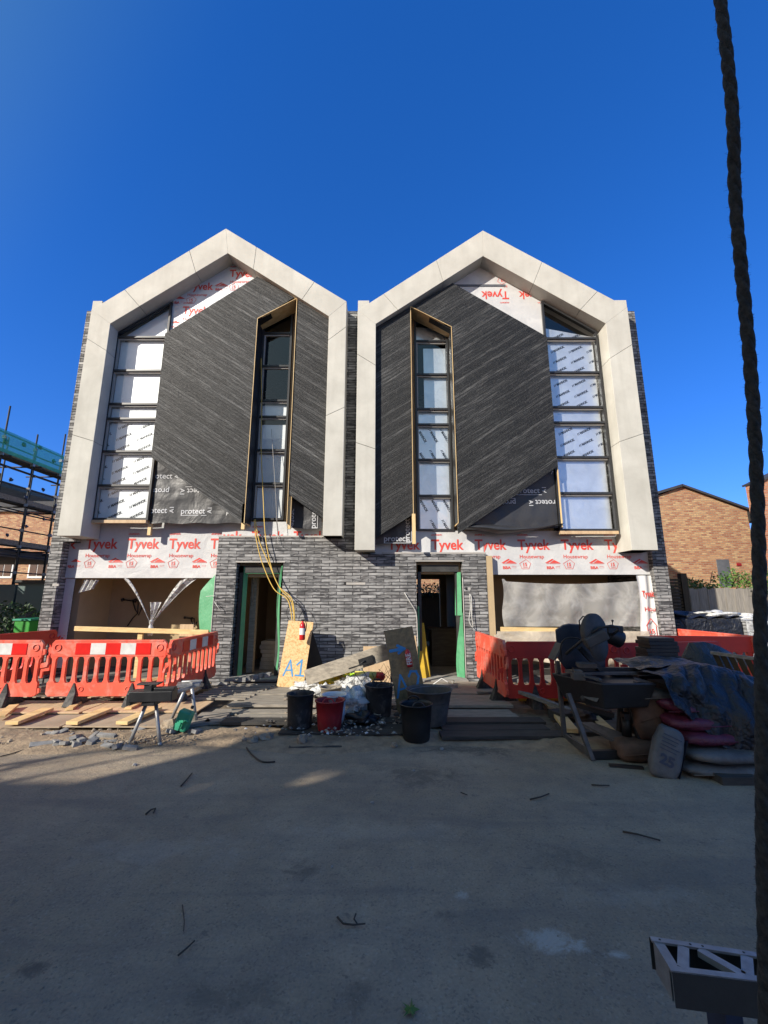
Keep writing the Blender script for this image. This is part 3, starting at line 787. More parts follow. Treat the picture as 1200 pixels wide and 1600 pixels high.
    if L:
        wrap_row(gm, -3.75, 9.36, ft, inn, True, k=.9); wrap_row(gm, -4.75, 9.0, ft, inn, True, k=.9); wrap_row(gm, -4.8, 8.35, ft, inn, True, k=.9)
        gm.build('gable_sheet', ['wrapfoil', 'red_ink'], t)
    else:
        wrap_row(gm, 3.9, 8.95, ft, inn, True, k=.95, rot=PI); wrap_row(gm, 3.0, 8.95, ft, inn, True, k=.95, rot=PI); wrap_row(gm, 4.75, 8.95, ft, inn, True, k=.95, rot=PI)
        gm.build('gable_sheet', ['wrap', 'red_ink'], t)
        tp = MB(); za = PZ(445, Yg); tp.bb(PX(705, 443, Yg), PX(790, 443, Yg), Yg + .02, Yg + .027, za - .03, za + .03)
        tp.build('tape', 'lead', t)
    # black breather membrane below the boards
    if L:
        xl = wx1 + .01
        membrane(t, [(xl, PZ(818, YM)), (PX(391, 780, YM), PZ(818, YM)), (PX(391, 780, YM), PZ(700, YM)), (xl, PZ(700, YM))], YM - .03,
                 [(PX(232, 755, YM), PZ(748, YM), 0), (PX(232, 800, YM) - .1, PZ(802, YM), 0), (PX(284, 800, YM), PZ(803, YM), 0), (PX(265, 770, YM), PZ(764, YM), PI), (PX(330, 770, YM), PZ(764, YM), PI), (PX(355, 800, YM), PZ(803, YM), 0)],
                 'black breather membrane with white print, rippled along its lower edge')
        membrane(t, [(PX(452, 780, YM), PZ(826, YM)), (PX(504, 780, YM), PZ(826, YM)), (PX(504, 780, YM), PZ(755, YM)), (PX(452, 780, YM), PZ(755, YM))], YM - .03,
                 [(PX(455, 780, YM), PZ(795, YM), -PI / 2), (PX(495, 780, YM), PZ(826, YM), PI / 2)])
    else:
        membrane(t, [(inner[1][0], PZ(850, YM)), (PX(643, 800, YM), PZ(850, YM)), (PX(643, 800, YM), PZ(790, YM)), (inner[1][0], PZ(790, YM))], YM - .03,
                 [(PX(600, 840, YM), PZ(846, YM), 0), (PX(640, 840, YM), PZ(848, YM), PI / 2)])
        membrane(t, [(PX(716, 800, YM), PZ(826, YM)), (wx0 - .02, PZ(826, YM)), (wx0 - .02, PZ(720, YM)), (PX(716, 800, YM), PZ(720, YM))], YM - .04,
                 [(PX(806, 780, YM), PZ(771, YM), 0), (PX(868, 780, YM), PZ(771, YM), 0), (PX(805, 790, YM), PZ(782, YM), PI), (PX(873, 790, YM), PZ(782, YM), PI), (PX(866, 740, YM), PZ(742, YM), PI / 2)],
                 'black breather membrane with white print, sagging over the wrap')
        # loose sagging fold of the membrane
        fm = MB()
        def ff(u, v):
            X = PX(716, 826, YM) + (wx0 + .03 - PX(716, 826, YM)) * u
            z = PZ(822, YM) - v * (.20 - .16 * abs(2 * u - .72)) + .03 * math.sin(u * 7)
            return (X, YM - .07 - .18 * math.sin(v * PI * .9) - .03 * noise.noise(Vector((u * 7, v * 3, 2))), z)
        fm.grid(ff, 46, 10); fm.build('membrane_fold', 'membrane', t)
    # ---------- printed house wrap over the ground floor openings
    YT = 9.2
    if L:
        z1 = PZ(816, YT); z0 = PZ(903, YT)
        wrap_sheet(t, -6.865, -3.53, z0, z1, YT, PX(135, 856, YT) - .93, PZ(857, YT), .908, 5)
        wrap_sheet(t, -3.53, -1.2, 2.9, z1, YB + .14, PX(330, 838, YT), 2.93, .908, 4, False)
        wrap_sheet(t, -6.86, -6.66, .3, z0 - .01, YT + .03, -7.2, .8, .9, 2)
    else:
        z1 = PZ(830, YT); z0 = PZ(898, YT)
        wrap_sheet(t, 2.15, 5.72, z0, z1, YT - .05, PX(808, 857, YT) - 1.886, PZ(859, YT), .943, 6)
        wrap_sheet(t, -.30, 2.15, 2.55, z1, YB + .14, PX(606, 857, YT), PZ(859, YT), .943, 4, False)
        mb = MB(); yw = YT - .08
        def wf(u, v):
            z = z0 - .02 - v * 1.45; x = 5.38 + .32 * u + .03 * math.sin(v * 5) * (1 - u)
            return (x, yw + .03 * math.sin(u * 9 + v * 2), z)
        mb.grid(wf, 12, 30)
        fnv = lambda X, Z: yw - .035
        text(mb, 'Tyvek', 5.44, 1.75, .26, 1, fnv, 0, 1.7, .03); text(mb, 'Hou', 5.46, 1.45, .22, 1, fnv, 0, 1., .01)
        for i, (a, b_, c_, d_) in enumerate([(5.45, 1.15, 5.56, 1.3), (5.56, 1.3, 5.67, 1.15), (5.47, .95, 5.47, 1.15), (5.65, .95, 5.65, 1.15)]):
            mb.beam((a, yw - .04, b_), (c_, yw - .04, d_), .004, .014, 1)
        text(mb, '15', 5.51, 1.0, .1, 1, fnv, 0, 1., .03)
        mb.build('housewrap', ['wrap', 'red_ink'], t, 'torn wrap strip hanging beside the right brick pier')
    # ---------- core of the house (floors, party walls, rear wall) and interior rooms
    c = MB()
    xL, xR = (-6.865, XS) if L else (XS, 5.70)
    zc = z1 - .02
    if L:
        c.bb(xL, xR - .05, YT + .04, YT + .3, z0 + .02, z0 + .5, 0)                                        # lintel
        c.bb(-3.53, -3.40, YT - .0, YR, .02, 2.9, 0); c.bb(-2.05, -1.9, YB + .3, YR, .02, 2.9, 0)
        c.bb(xL, xR, YR - .2, YR, .02, 8.3, 0)
        c.bb(xL + .01, xR, YT + .04, YR - .2, 2.78, 2.98, 0)
        c.bb(xL + .01, xR, YT + 3.2, YR - .2, 5.4, 5.6, 0); c.bb(xL, -3.54, 10.6, 10.7, .05, 2.77, 0)
        c.bb(-3.4, -2.05, 12.6, 12.7, .05, 2.78, 0); c.bb(xL + .01, xL + .16, YT + .31, 12.39, .05, 2.77, 0)
    else:
        c.bb(xL, xR - .05, YT + .0, YT + .3, z0 + .02, z0 + .5, 0)
        c.bb(.35, .5, YB + .3, YR, .02, 2.5, 0); c.bb(2.16, 2.3, YB + .01, YR, .02, 2.6, 0)
        c.bb(2.3, 5.7, 10.9, 11.0, .05, 2.5, 0)
        c.bb(xL, .55, YR - .2, YR, .02, 8.3, 0); c.bb(1.95, xR, YR - .2, YR, .02, 8.3, 0); c.bb(.55, 1.95, YR - .2, YR, 2.35, 8.3, 0)
        c.bb(xL, xR, YT + .04, YR - .2, 2.62, 2.8, 0)
        c.bb(xL, xR, YT + 3.2, YR - .2, 5.4, 5.6, 0)
    c.build('inner_wall', 'plaster', t)
    MB().bb(xL + .01, xR, YB + .02, YR - .01, .01, .12).build('floor', 'screed', t)
    # upper wall panel behind the boards so no sky shows through
    u = MB()
    if L:
        u.prism([(wx1, 3.05), (nx0, 3.05), (nx0, ntl + .0), (wx1, 9.3)], YW + .06, YW + .12); u.prism([(nx1, 3.05), (inner[3][0] + .1, 3.05), (inner[3][0] + .1, 8.1), (nx1, ntr + .1)], YW + .06, YW + .12)
        u.prism([(wx1, ntl + .02), (nx0 - .0, ntl + .02), (nx1, ntr + .12), (inner[2][0], 9.75), (wx1, 9.3)][0:5], YW + .125, YW + .17)
        u.bb(inner[0][0] - .1, wx1, YW + .06, YW + .12, z0 + .3, PZ(813, YW))
        u.bb(nx0, nx1, YW + .06, YW + .12, 3.05, nz0)
    else:
        u.prism([(inner[1][0] - .1, 2.7), (nx0, 2.7), (nx0, ntl + .1), (inner[1][0] - .1, 8.0)], YW + .06, YW + .12); u.prism([(nx1, 2.7), (wx0, 2.7), (wx0, 9.2), (nx1, ntr + .0)], YW + .06, YW + .12)
        u.prism([(nx1, ntr + .02), (wx0, ntr + .02), (wx0, 9.1), (inner[2][0], 9.7), (nx0, ntl + .12)], YW + .125, YW + .17)
        u.bb(wx0, inner[4][0] + .1, YW + .06, YW + .12, z0 + .3, PZ(830, YW)); u.bb(nx0, nx1, YW + .06, YW + .12, 2.66, nz0)
    u.build('backing_board', 'ply', t)
    # sill timbers
    sb = MB()
    sb.bb(wx0 - .02, wx1 - .02, YO - .08, YO - .0, PZ(813 if L else 830, YO) - .07, PZ(813 if L else 830, YO) - .005)
    sb.build('sill', 'ply', t)
    # ---------- roof
    rf = MB(); o = .05
    for (a, b_) in ((outer[1], outer[2]), (outer[2], outer[3])):
        rf.add([(a[0], YW, a[1] - .18), (b_[0], YW, b_[1] - .18), (b_[0], YR, b_[1] - .18), (a[0], YR, a[1] - .18),
                (a[0], YW, a[1] - .30), (b_[0], YW, b_[1] - .30), (b_[0], YR, b_[1] - .30), (a[0], YR, a[1] - .30)],
               [(0, 1, 2, 3), (7, 6, 5, 4), (0, 4, 5, 1), (2, 6, 7, 3)])
    rf.build('roof', 'slate', t)
    MB().prism([(outer[1][0], 8.2), (outer[3][0], 8.2), (outer[3][0], outer[3][1] - .31), (outer[2][0], outer[2][1] - .31), (outer[1][0], outer[1][1] - .31)], YR - .15, YR - .02).build('rear_gable', 'brick', t)
    # ---------- door opening
    dx0, dx1, dz = (-3.12, -2.13, 2.47) if L else (.68, 1.655, 2.49)
    d = MB()
    d.bb(dx0 + .04, dx0 + .11, YB + .12, YB + .24, .12, dz - .08); d.bb(dx1 - .13, dx1 - .06, YB + .16, YB + .24, .12, dz - .08); d.bb(dx0 + .04, dx1 - .06, YB + .12, YB + .24, dz - .22, dz - .08)
    d.build('door_frame', 'dkmetal', t)
    class GG:
        def grid(s_, *a): return MB().grid(*a).build('damp_proof_sheet', 'greenfilm', t)
    g = GG()
    if L:
        g.grid(lambda a, b: (dx1 - .03 - .11 * (1 - a) + .02 * math.sin(b * 7), YB + .03 + .2 * (1 - a) + .02 * math.sin(b * 11), .28 + b * (dz - .36)), 6, 24)
        g.grid(lambda a, b: (dx0 + .13 + .06 * a, YB + .1 + .1 * a, .15 + b * (dz - .25)), 4, 20)
        g.grid(lambda a, b: (dx0 + .13 + .8 * a, YB + .14, dz - .24 + b * .16), 12, 4)
        g.grid(lambda a, b: (-3.56 - (.10 + .28 * math.sin(min(1, b * 1.25) * PI * .5 + .3) * (1 if b < .8 else (1 - b) * 5)) * (1 - a), YB + .10 + .12 * (1 - a), .55 + b * 1.66), 6, 24)
    else:
        g.grid(lambda a, b: (dx1 - .02 - (.08 + .06 * math.sin(b * 3 + 1)) * (1 - a), YB + .02 + .16 * (1 - a) + .02 * math.sin(b * 9), .12 + b * 1.3), 6, 22)
        g.grid(lambda a, b: (dx1 - .03 - (.12 - .03 * b) * (1 - a), YB + .05 + .16 * (1 - a), 1.36 + b * .9), 6, 16)
        g.grid(lambda a, b: (dx0 + .02 + .05 * a, YB + .04 + .1 * a, .15 + b * 1.4), 3, 20)
    # reveal expanding foam line / trim beside the door
    tr = MB()
    tr.tube([((dx1 + .0), YB - .004, .14 + i * .1) for i in range(21 if not L else 3)], .012 if not L else .006, 6)
    if L: tr.tube([(-3.548, YB - .004, .4 + i * .12) for i in range(16)], .010, 6)
    tr.bb(dx0 - .02, dx1 + .04, YB - .012, YB + .02, dz - .012, dz + .012)
    tr.build('trim', 'frame_in', t)
    MB().bb(dx0, dx1, YB - .25, YB + .3, .121, .16 if L else .14).build('threshold', 'render_w', t)
    return t, inner, outer
HL, innL, outL = house('L')
HR, innR, outR = house('R')
# missing-brick slots in the facing brick with pale filler
for (par, px, py, wd) in ((HL, 556, 912, .40), (HL, 87, 914, .13), (HR, 733, 920, .06)):
    x, _, z = A(px, py, YB)
    mb = MB(); mb.bb(x - wd / 2, x + wd / 2, YB - .006, YB + .02, z - .022, z + .026, 0); mb.bb(x - wd / 2 - .05, x - wd / 2, YB - .004, YB + .02, z - .03, z + .03, 1)
    mb.build('brick_infill', ['frame_in', 'black'], par)

# ================================================================ openings: things hanging and propped in them
# tied plastic curtain in left opening
def curtain():
    mb = MB(); Y = 9.28
    kx, kz = A(240, 972, Y)[0], A(240, 972, Y)[2]
    xa, xb, zt = PX(190, 903, Y), PX(315, 903, Y), PZ(902, Y)
    def f(u, v):
        e = v ** .75
        top = xa + (xb - xa) * u; x = top * (1 - e) + (kx + (u - .5) * .07) * e
        sag = .0
        z = zt - (zt - kz) * v
        if .15 < u < .7: z -= 0
        return (x, Y - .03 - .04 * math.sin(u * 38) * (1 - .5 * v) - .05 * v, z)
    # two gathered swags at the edges and a thin web between
    mb.grid(lambda u, v: f(.78 + .22 * u, v), 14, 26); mb.grid(lambda u, v: f(.0 + .07 * u, v), 6, 26)
    mb.grid(lambda u, v: f(.3 + .42 * u, .56 + .44 * v), 26, 14)
    mb.lathe([(.03, .05), (.045, 0), (.03, -.05), (.05, -.10), (.07, -.2), (.045, -.27), (.01, -.28)], (kx, Y - .09, kz), 14)
    return mb.build('plastic_curtain', 'film', None, 'clear plastic curtain tied in a knot in the left house opening', 'plastic sheet')
curtain()
mb = MB(); mb.grid(lambda u, v: (PX(133, 912, 9.3) + .3 * u - .1 * v, 9.27 + .03 * math.sin(u * 20), PZ(906, 9.3) - .28 * v * (1 - .3 * u)), 10, 8)
mb.build('plastic_scrap', 'film', None, 'small clear plastic scrap stuck under the left wrap edge', 'plastic scrap')
# timber guard rail
t = thing('guard_rail', 'new pine guard rail with post across the left house opening', 'guard rail', (-5.1, 9.05, .12))
a0, a1 = A(117, 982, 9.05), A(326, 988, 9.05)
MB().beam(a0, a1, .045, .095).build('rail', 'pine', t, bev=.003)
p = A(219, 990, 9.08); MB().bb(p[0] - .05, p[0] + .05, 9.08, 9.13, .12, a0[2] - .06).build('post', 'pine', t, bev=.003)
t = MB().bb(PX(277, 990, 9.2), PX(298, 990, 9.2), 9.3, 9.32, .4, 1.17).build('ply_offcut', 'ply', None, 'ply offcut standing behind the pine rail, left house opening', 'board')
# hanging cable tails in left room
for k, (px, py, lab) in enumerate(((210, 945, 'black cable tail looped on the plaster wall of the left room'), (300, 970, 'short black cable tail low on the plaster wall by the green sheet'))):
    Y = 10.56; x, _, z = A(px, py, Y); mb = MB()
    s = 1 if k == 0 else .6
    mb.tube([(x - .3 * s, Y, z + .12 * s), (x - .1 * s, Y, z + .1 * s), (x + .1 * s, Y - .03, z + .1 * s), (x + .12 * s, Y - .03, z - .2 * s), (x + .02 * s, Y - .02, z - .3 * s), (x - .1 * s, Y - .02, z - .5 * s)], .014)
    mb.tube([(x - .05 * s, Y - .02, z + .12 * s), (x + .05 * s, Y - .04, z - .1 * s), (x + .15 * s, Y - .03, z - .25 * s), (x + .2 * s, Y, z - .02)], .014)
    mb.blob((x - .3 * s, Y, z + .12 * s), .03 * s + .01, k); mb.blob((x, Y, z + .1 * s), .045 * s, k + 4)
    mb.build('cable_tail', 'blackplastic', None, lab, 'cable')
# milky sheet over right opening with batten and floppy lower sheet
mb = MB(); Y = 9.16
xl, xr = PX(786, 940, Y), PX(1000, 940, Y); zt, zb = PZ(908, Y), PZ(979, Y)
def fs_(u, v):
    x = xl + (xr - xl) * u; zz = zt + (zb - zt) * v
    top = -.05 * math.sin(u * PI) + .04 * (1 if u < .02 else 0)
    return (x + .03 * math.sin(v * 6) * (1 if u < .1 else 0), Y + .02 * math.sin(u * 30 + v * 4) + .02 * noise.noise(Vector((u * 9, v * 4, 1))), zz + top * (1 - v) * 1.2)
mb.grid(fs_, 60, 18); mb.build('plastic_sheet', 'film2', None, 'milky plastic sheet stretched across the right house opening', 'plastic sheet')
t = MB().beam(A(782, 983, 9.12), A(900, 985, 9.12), .04, .09).build('sheet_batten', 'pine', None, 'dusty pine batten along the bottom of the milky plastic sheet', 'batten', bev=.003)
mb = MB(); Y = 9.1
def fl_(u, v):
    x = PX(770, 990, Y) + (PX(1012, 990, Y) - PX(770, 990, Y)) * u
    z = PZ(986, Y) - v * (.5 + .4 * u * u) - .06 * math.sin(u * 5) * v
    return (x, Y - .05 - .12 * math.sin(v * 2.2) - .05 * math.sin(u * 24 + v * 5) * (v + .3) + .06 * noise.noise(Vector((u * 8, v * 5, 4))), z)
mb.grid(fl_, 70, 20); mb.build('dust_sheet', sheet_mat('dust_sheet', (.55, .47, .36), .5, 4, .6, .03, alpha=.8), None, 'creased tan dust sheet drooping below the batten, right house opening', 'dust sheet')
# interior things: left doorway boxes/timber, right doorway lining
mb = MB()
for k in range(7): mb.box((-2.62 + rnd.uniform(-.02, .02), 10.4, .16 + k * .09), (.42 + rnd.uniform(-.03, .03), .5, .085), rnd.uniform(-.1, .1))
mb.build('tile_stack', 'render_w', None, 'stack of pale tiles inside the left doorway', 'tile stack')
mb = MB()
for x in (-2.85, -2.55, -2.3): mb.bb(x, x + .03, 12.0, 12.07, .12, 2.7)
mb.bb(-2.95, -2.1, 12.07, 12.1, .12, 2.7, 1)
mb.build('stud_partition', ['steel', 'osb'], None, 'board and metal stud partition deep inside the left doorway', 'partition')
mb = MB(); mb.bb(-2.97, -2.84, 9.6, 9.75, .14, 2.2); mb.bb(-2.93, -2.9, 9.55, 9.6, 1.55, 2.2)
mb.build('door_lining', 'greyboard', None, 'worn timber lining post inside the left doorway', 'post')
for k in range(2):
    x0 = .73 + k * .09; mb = MB()
    mb.add([Vector(v) for v in ((x0, 9.0 + .1 * k, .14), (x0 + .12, 9.0 + .1 * k, .14), (x0 + .01, 9.25, 1.2), (x0 - .03, 9.25, 1.2), (x0 + .02, 9.06 + .1 * k, .14), (x0 + .14, 9.06 + .1 * k, .14), (x0 + .03, 9.3, 1.2), (x0 - .01, 9.3, 1.2))],
           [(0, 1, 2, 3), (7, 6, 5, 4), (1, 5, 6, 2), (0, 3, 7, 4), (3, 2, 6, 7), (0, 4, 5, 1)])
    mb.build('insulation_offcut', 'insul', None, ('outer' if k == 0 else 'inner') + ' yellow insulation strip leaning in the right doorway', 'insulation', 'yellow insulation strips in the doorway')
mb = MB(); mb.bb(1.15, 1.75, 10.6, 11.2, .12, .95); mb.bb(.8, 1.12, 10.9, 11.2, .12, .55); mb.bb(1.10, 1.8, 10.55, 11.25, .955, .99)
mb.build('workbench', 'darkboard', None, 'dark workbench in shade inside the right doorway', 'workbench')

# ================================================================ NEIGHBOURING BUILDINGS
def leaves(mb, c, r, n, s, seed, mi=0, sq=(1, 1, 1)):
    q = random.Random(seed)
    for _ in range(n):
        while True:
            d = Vector((q.uniform(-1, 1), q.uniform(-1, 1), q.uniform(-1, 1)))
            if d.length < 1 and (noise.noise(d * 2.2 + Vector((seed, 0, 0))) > -.12): break
        p = Vector(c) + Vector((d.x * sq[0], d.y * sq[1], d.z * sq[2])) * r
        a = Vector((q.gauss(0, 1), q.gauss(0, 1), q.gauss(0, 1))).normalized(); b = a.cross(Vector((q.gauss(0, 1), q.gauss(0, 1), q.gauss(0, 1)))).normalized()
        k = s * q.uniform(.6, 1.3)
        mb.add([p - a * k, p + b * k * .55, p + a * k, p - b * k * .55], [(0, 1, 2, 3)], mi)
# tall block and low wing behind the camera: they throw the shade over the yard
def block(name, label, x0, x1, y0, y1, h, mat):
    t = thing(name, label, 'building', ((x0 + x1) / 2, (y0 + y1) / 2, 0))
    MB().bb(x0, x1, y0, y1, 0, h).build('wall', mat, t)
    MB().bb(x0 - .15, x1 + .15, y0 - .15, y1 + .15, h + .002, h + .12).build('roof', 'slate', t)
    wn = MB()
    x = x0 + 1.2
    for z in ([1., 3.6, 6.2] if h > 8 else [1., 3.8]):
        x = x0 + 1.2
        while x < x1 - 2:
            if z + 1.4 < h: wn.bb(x, x + 1.1, y1 - .02, y1 + .03, z, z + 1.4)
            x += 2.6
    wn.build('window', 'darkglass', t)
    return t
block('neighbour_block', 'tall stock brick block standing behind the yard', -10.8, -1.2, -16, -5, 10.6, 'obrick')
block('neighbour_wing', 'low rendered wing beside the tall brick block behind the yard', -36, -13.15, -16, -5, 7.0, 'render_w')

t = thing('light_gap_wall', 'unseen wall added beside the tall block, its gaps letting light patches through', 'wall', (-11.9, -5, 0))  # unseen wall added so its gaps drop light patches on the shaded yard
mb = MB()
for a in ((-13.1, -10.81, 0, 7.1), (-13.1, -10.81, 7.551, 10.4), (-13.1, -12.0, 7.101, 7.55), (-11.75, -11.3, 7.101, 7.55), (-10.85, -10.81, 7.101, 7.55), (-11.299, -10.851, 7.101, 7.2), (-11.999, -11.751, 7.3, 7.55)): mb.bb(a[0], a[1], -5.2, -5.0, a[2], a[3])
mb.beam((-11.3, -5.1, 7.2), (-11.0, -5.1, 7.5), .04, .05); mb.build('wall', 'obrick', t)  # slanted bar added to break up one light patch
# bare tree in front of the low wing, its branches streak the yard with shade
def bare_tree():
    t = thing('bare_tree', 'bare tree with thin forking branches behind the yard', 'tree', (-13.6, -3.4, 0))
    tr = MB(); q = random.Random(4)
    tr.tube([(-13.6, -3.4, 0), (-13.5, -3.4, 2), (-13.6, -3.3, 4), (-13.3, -3.2, 5.6)], [.2, .17, .13, .09], 10); tr.build('trunk', 'bark', t)
    br = MB()
    def grow(p, d, L, r, n):
        pts = [p]; 
        for i in range(4):
            d = (d + Vector((q.gauss(0, .13), q.gauss(0, .13), q.gauss(0, .08)))).normalized(); pts.append(pts[-1] + d * L / 4)
        br.tube(pts, [r * (1 - .15 * i) for i in range(5)], 5)
        if n:
            for _ in range(2): grow(pts[q.choice((2, 3, 4))], (d + Vector((q.gauss(0, .5), q.gauss(0, .45), q.gauss(0, .3)))).normalized(), L * .68, r * .55, n - 1)
    for d in ((1, .1, .3), (1, .35, .12), (.8, -.2, .4), (-.8, .3, .5), (.6, .0, .8)):
        grow(Vector((-13.4, -3.25, q.uniform(4.8, 5.6))), Vector(d).normalized(), 2.0, .07, 2)
    br.build('crown', 'bark', t)
bare_tree()

# brick house to the right
t = thing('brick_house', 'orange stock brick house gable beyond the fence on the right', 'house', (15, 20, 0))
Yb = 20.
pl = [(11.5, 0), (17.6, 0), P2(1167, 797, Yb), P2(1063, 760, Yb), P2(1033, 773, Yb), (11.5, 6.2)]
MB().prism(pl, Yb, Yb + 9).build('wall', 'obrick', t)
rf = MB(); a, b, c_ = P2(1167, 797, Yb), P2(1063, 760, Yb), (11.3, 6.1)
rf.beam((a[0] + .15, Yb + 4.4, a[1] - .02), (b[0] + .0, Yb + 4.4, b[1] + .05), 9.1, .09); rf.beam((c_[0], Yb + 4.4, c_[1] + .0), (b[0] + .02, Yb + 4.4, b[1] + .03), 9.1, .12)
rf.build('roof', 'slate', t)
MB().bb(PX(1121, 890, Yb), PX(1140, 890, Yb), Yb - .04, Yb + .02, 2.2, PZ(874, Yb)).build('blanked_window', 'lead', t)
MB().bb(PX(1151, 883, Yb), PX(1158, 883, Yb), Yb - .03, Yb + .02, PZ(884, Yb), PZ(880, Yb)).build('air_vent', 'redplastic', t)
MB().tube([(17.66, Yb - .1, 5.7), (17.66, Yb - .1, 2.5)], .06).build('downpipe', 'black', t)
MB().bb(17.5, 18.2, Yb - .3, Yb + .6, 5.3, 5.75).build('gutter', 'dkmetal', t)
t = thing('brick_house', 'red brick house at the far right edge behind the rope', 'house', (16.5, 17, 0))
pl = [(14.9, 0), (19, 0), (19, 7.5), P2(1203, 728, 17), (14.9, 6.45)]
MB().prism([(15.25, 0), (20, 0), (20, 8.5), (15.25, 6.3)], 16.6, 17.3).build('wall', 'rbrick', t)
MB().beam((15.2, 16.95, 6.33), (20.2, 16.95, 8.62), .9, .08).build('roof', 'slate', t)
MB().bb(17.2, 19.6, 16.7, 17.2, 7.4, 8.3).build('dormer', 'lead', t)
for z in (1.9, 4.4):
    wn = MB(); wn.bb(15.75, 16.9, 16.56, 16.62, z, z + 1.3)
    w1 = wn.build('window', 'white', t); MB().bb(15.85, 16.8, 16.54, 16.559, z + .1, z + 1.2).build('pane', 'darkglass', w1)
# terrace behind, seen through the right doorway and left behind the scaffold
t = thing('brick_house', 'stock brick terrace seen through the right doorway', 'house', (3, 28, 0))
MB().bb(-2, 11, 28, 34, 0, 6.2).build('wall', 'obrick', t); MB().bb(-2.2, 11.2, 27.8, 34.2, 6.21, 6.4).build('roof', 'slate', t)
t = thing('brick_house', 'brick house with white windows behind the scaffold on the left', 'house', (-27, 27, 0))
Yb = 26.
MB().bb(-33, -19.5, Yb, Yb + 7, 0, PZ(800, Yb)).build('wall', 'obrick', t)
MB().prism([(-33.2, PZ(800, Yb) + .002), (-19.3, PZ(800, Yb) + .002), (-20.5, PZ(790, Yb)+.6), (-32, PZ(790, Yb)+.6)], Yb - .2, Yb + 7.2).build('roof', 'slate', t)
for px in (8, 60, 85):
    x, _, z = A(px, 884, Yb)
    w1 = MB().bb(x - .55, x + .55, Yb - .05, Yb + .02, z - .75, z + .75).build('window', 'white', t)
    MB().bb(x - .45, x - .03, Yb - .07, Yb - .051, z - .62, z + .65).bb(x + .03, x + .45, Yb - .07, Yb - .051, z - .62, z + .65).build('pane', 'darkglass', w1)

# unfinished building with scaffold, left
LV = [1.95, 3.22, 4.5, 5.78]
t = thing('unfinished_building', 'raw concrete frame of an unfinished building at the left edge', 'building', (-14, 12, 0))
mb = MB()
mb.bb(-19, -12.05, 9, 17, 3.0, 3.25); mb.bb(-19, -13.6, 9, 17, 5.6, 5.8)
mb.build('slab', 'slab', t)
for y in (9.2, 12.6, 16.4):
    for k, (z0, z1) in enumerate(((0, 3.0), (3.25, 5.6))): MB().bb(-12.6, -12.2, y, y + .4, z0, z1).build('column', 'slab', t)
MB().bb(-19, -12.7, 12.9, 13.0, 0, 2.99).build('infill_wall', 'render_w', t)
t = thing('scaffold', 'tube scaffold with green edge netting along the left building', 'scaffold', (-11.4, 13, 0))
XA, XB = -11., -11.9
ys = [8.3, 9.4, 10.5, 11.6, 12.7, 13.8, 14.9, 16.0, 17.3]
for i, y in enumerate(ys):
    for X, top in ((XA, 7.25 if i in (3, 5) else 6.8), (XB, 6.7)):
        MB().tube([(X, y, 0), (X, y, top)], .024, 7).build('upright', 'dkmetal', t)
mb = MB()
for z in LV:
    for X in (XA, XB): mb.tube([(X - .05, ys[0] - 2, z), (X - .05, ys[-1], z)], .024, 6)
    for dz in (.5, 1.0): mb.tube([(XA - .05, ys[0] - 2, z + dz if z < 5 else z + dz * .66), (XA - .05, ys[-1], z + dz if z < 5 else z + dz * .66)], .022, 6)
mb.build('ledger', 'dkmetal', t, kind='stuff')
mb = MB()
for z in LV:
    for y in ys: mb.tube([(XA + .25, y + .05, z - .05), (XB - .25, y + .05, z - .05)], .024, 6)
mb.build('transom', 'dkmetal', t, kind='stuff')
for z in LV[1:]:
    for k in range(2): MB().bb(XA - .08 - k * .225 - .21, XA - .08 - k * .225, 7.8, 17.5, z + .03, z + .07).build('deck_board', 'darkboard', t)
    MB().bb(XA - .03, XA + .0, 7.8, 17.4, z + .02, z + .17).build('toe_board', 'greyboard', t)
mb = MB()
for z in LV:
    for y in ys:
        for dz in (0, .5): mb.box((XA, y, z + dz), (.09, .09, .09), rnd.random())
mb.build('coupler', 'galv', t, kind='stuff')
nmb = MB(); nmb.grid(lambda u, v: (XA + .05 + .03 * noise.noise(Vector((u * 30, v * 3, 0))), 7.8 + 9.8 * u, 5.82 + .66 * v), 90, 6)
for q in range(16): nmb.blob((XA + .07, 8 + q * .6, 6.15 + .12 * (q % 3)), .09, q, .3, 8, (.2, 1, .7), 1)
nmb.build('edge_net', ['net', 'green'], t)
nmb = MB(); nmb.grid(lambda u, v: (XB - .1 + .05 * noise.noise(Vector((u * 30, v * 3, 0))), 10 + 7.4 * u, 4.55 + .7 * v), 60, 5); nmb.build('back_net', 'netgrey', t)
nmb = MB()
for q in range(12): nmb.blob((XA + .04, 10.2 + q * .6, 4.72 + .4 * (q % 2)), .07, q, .3, 8, (.3, 1, .8)); nmb.blob((XA + .04, 10.4 + q * .6, 3.5 + .35 * (q % 3)), .06, q + 30, .3, 8, (.3, 1, .8))
nmb.build('debris_tie', 'navy', t, kind='stuff')
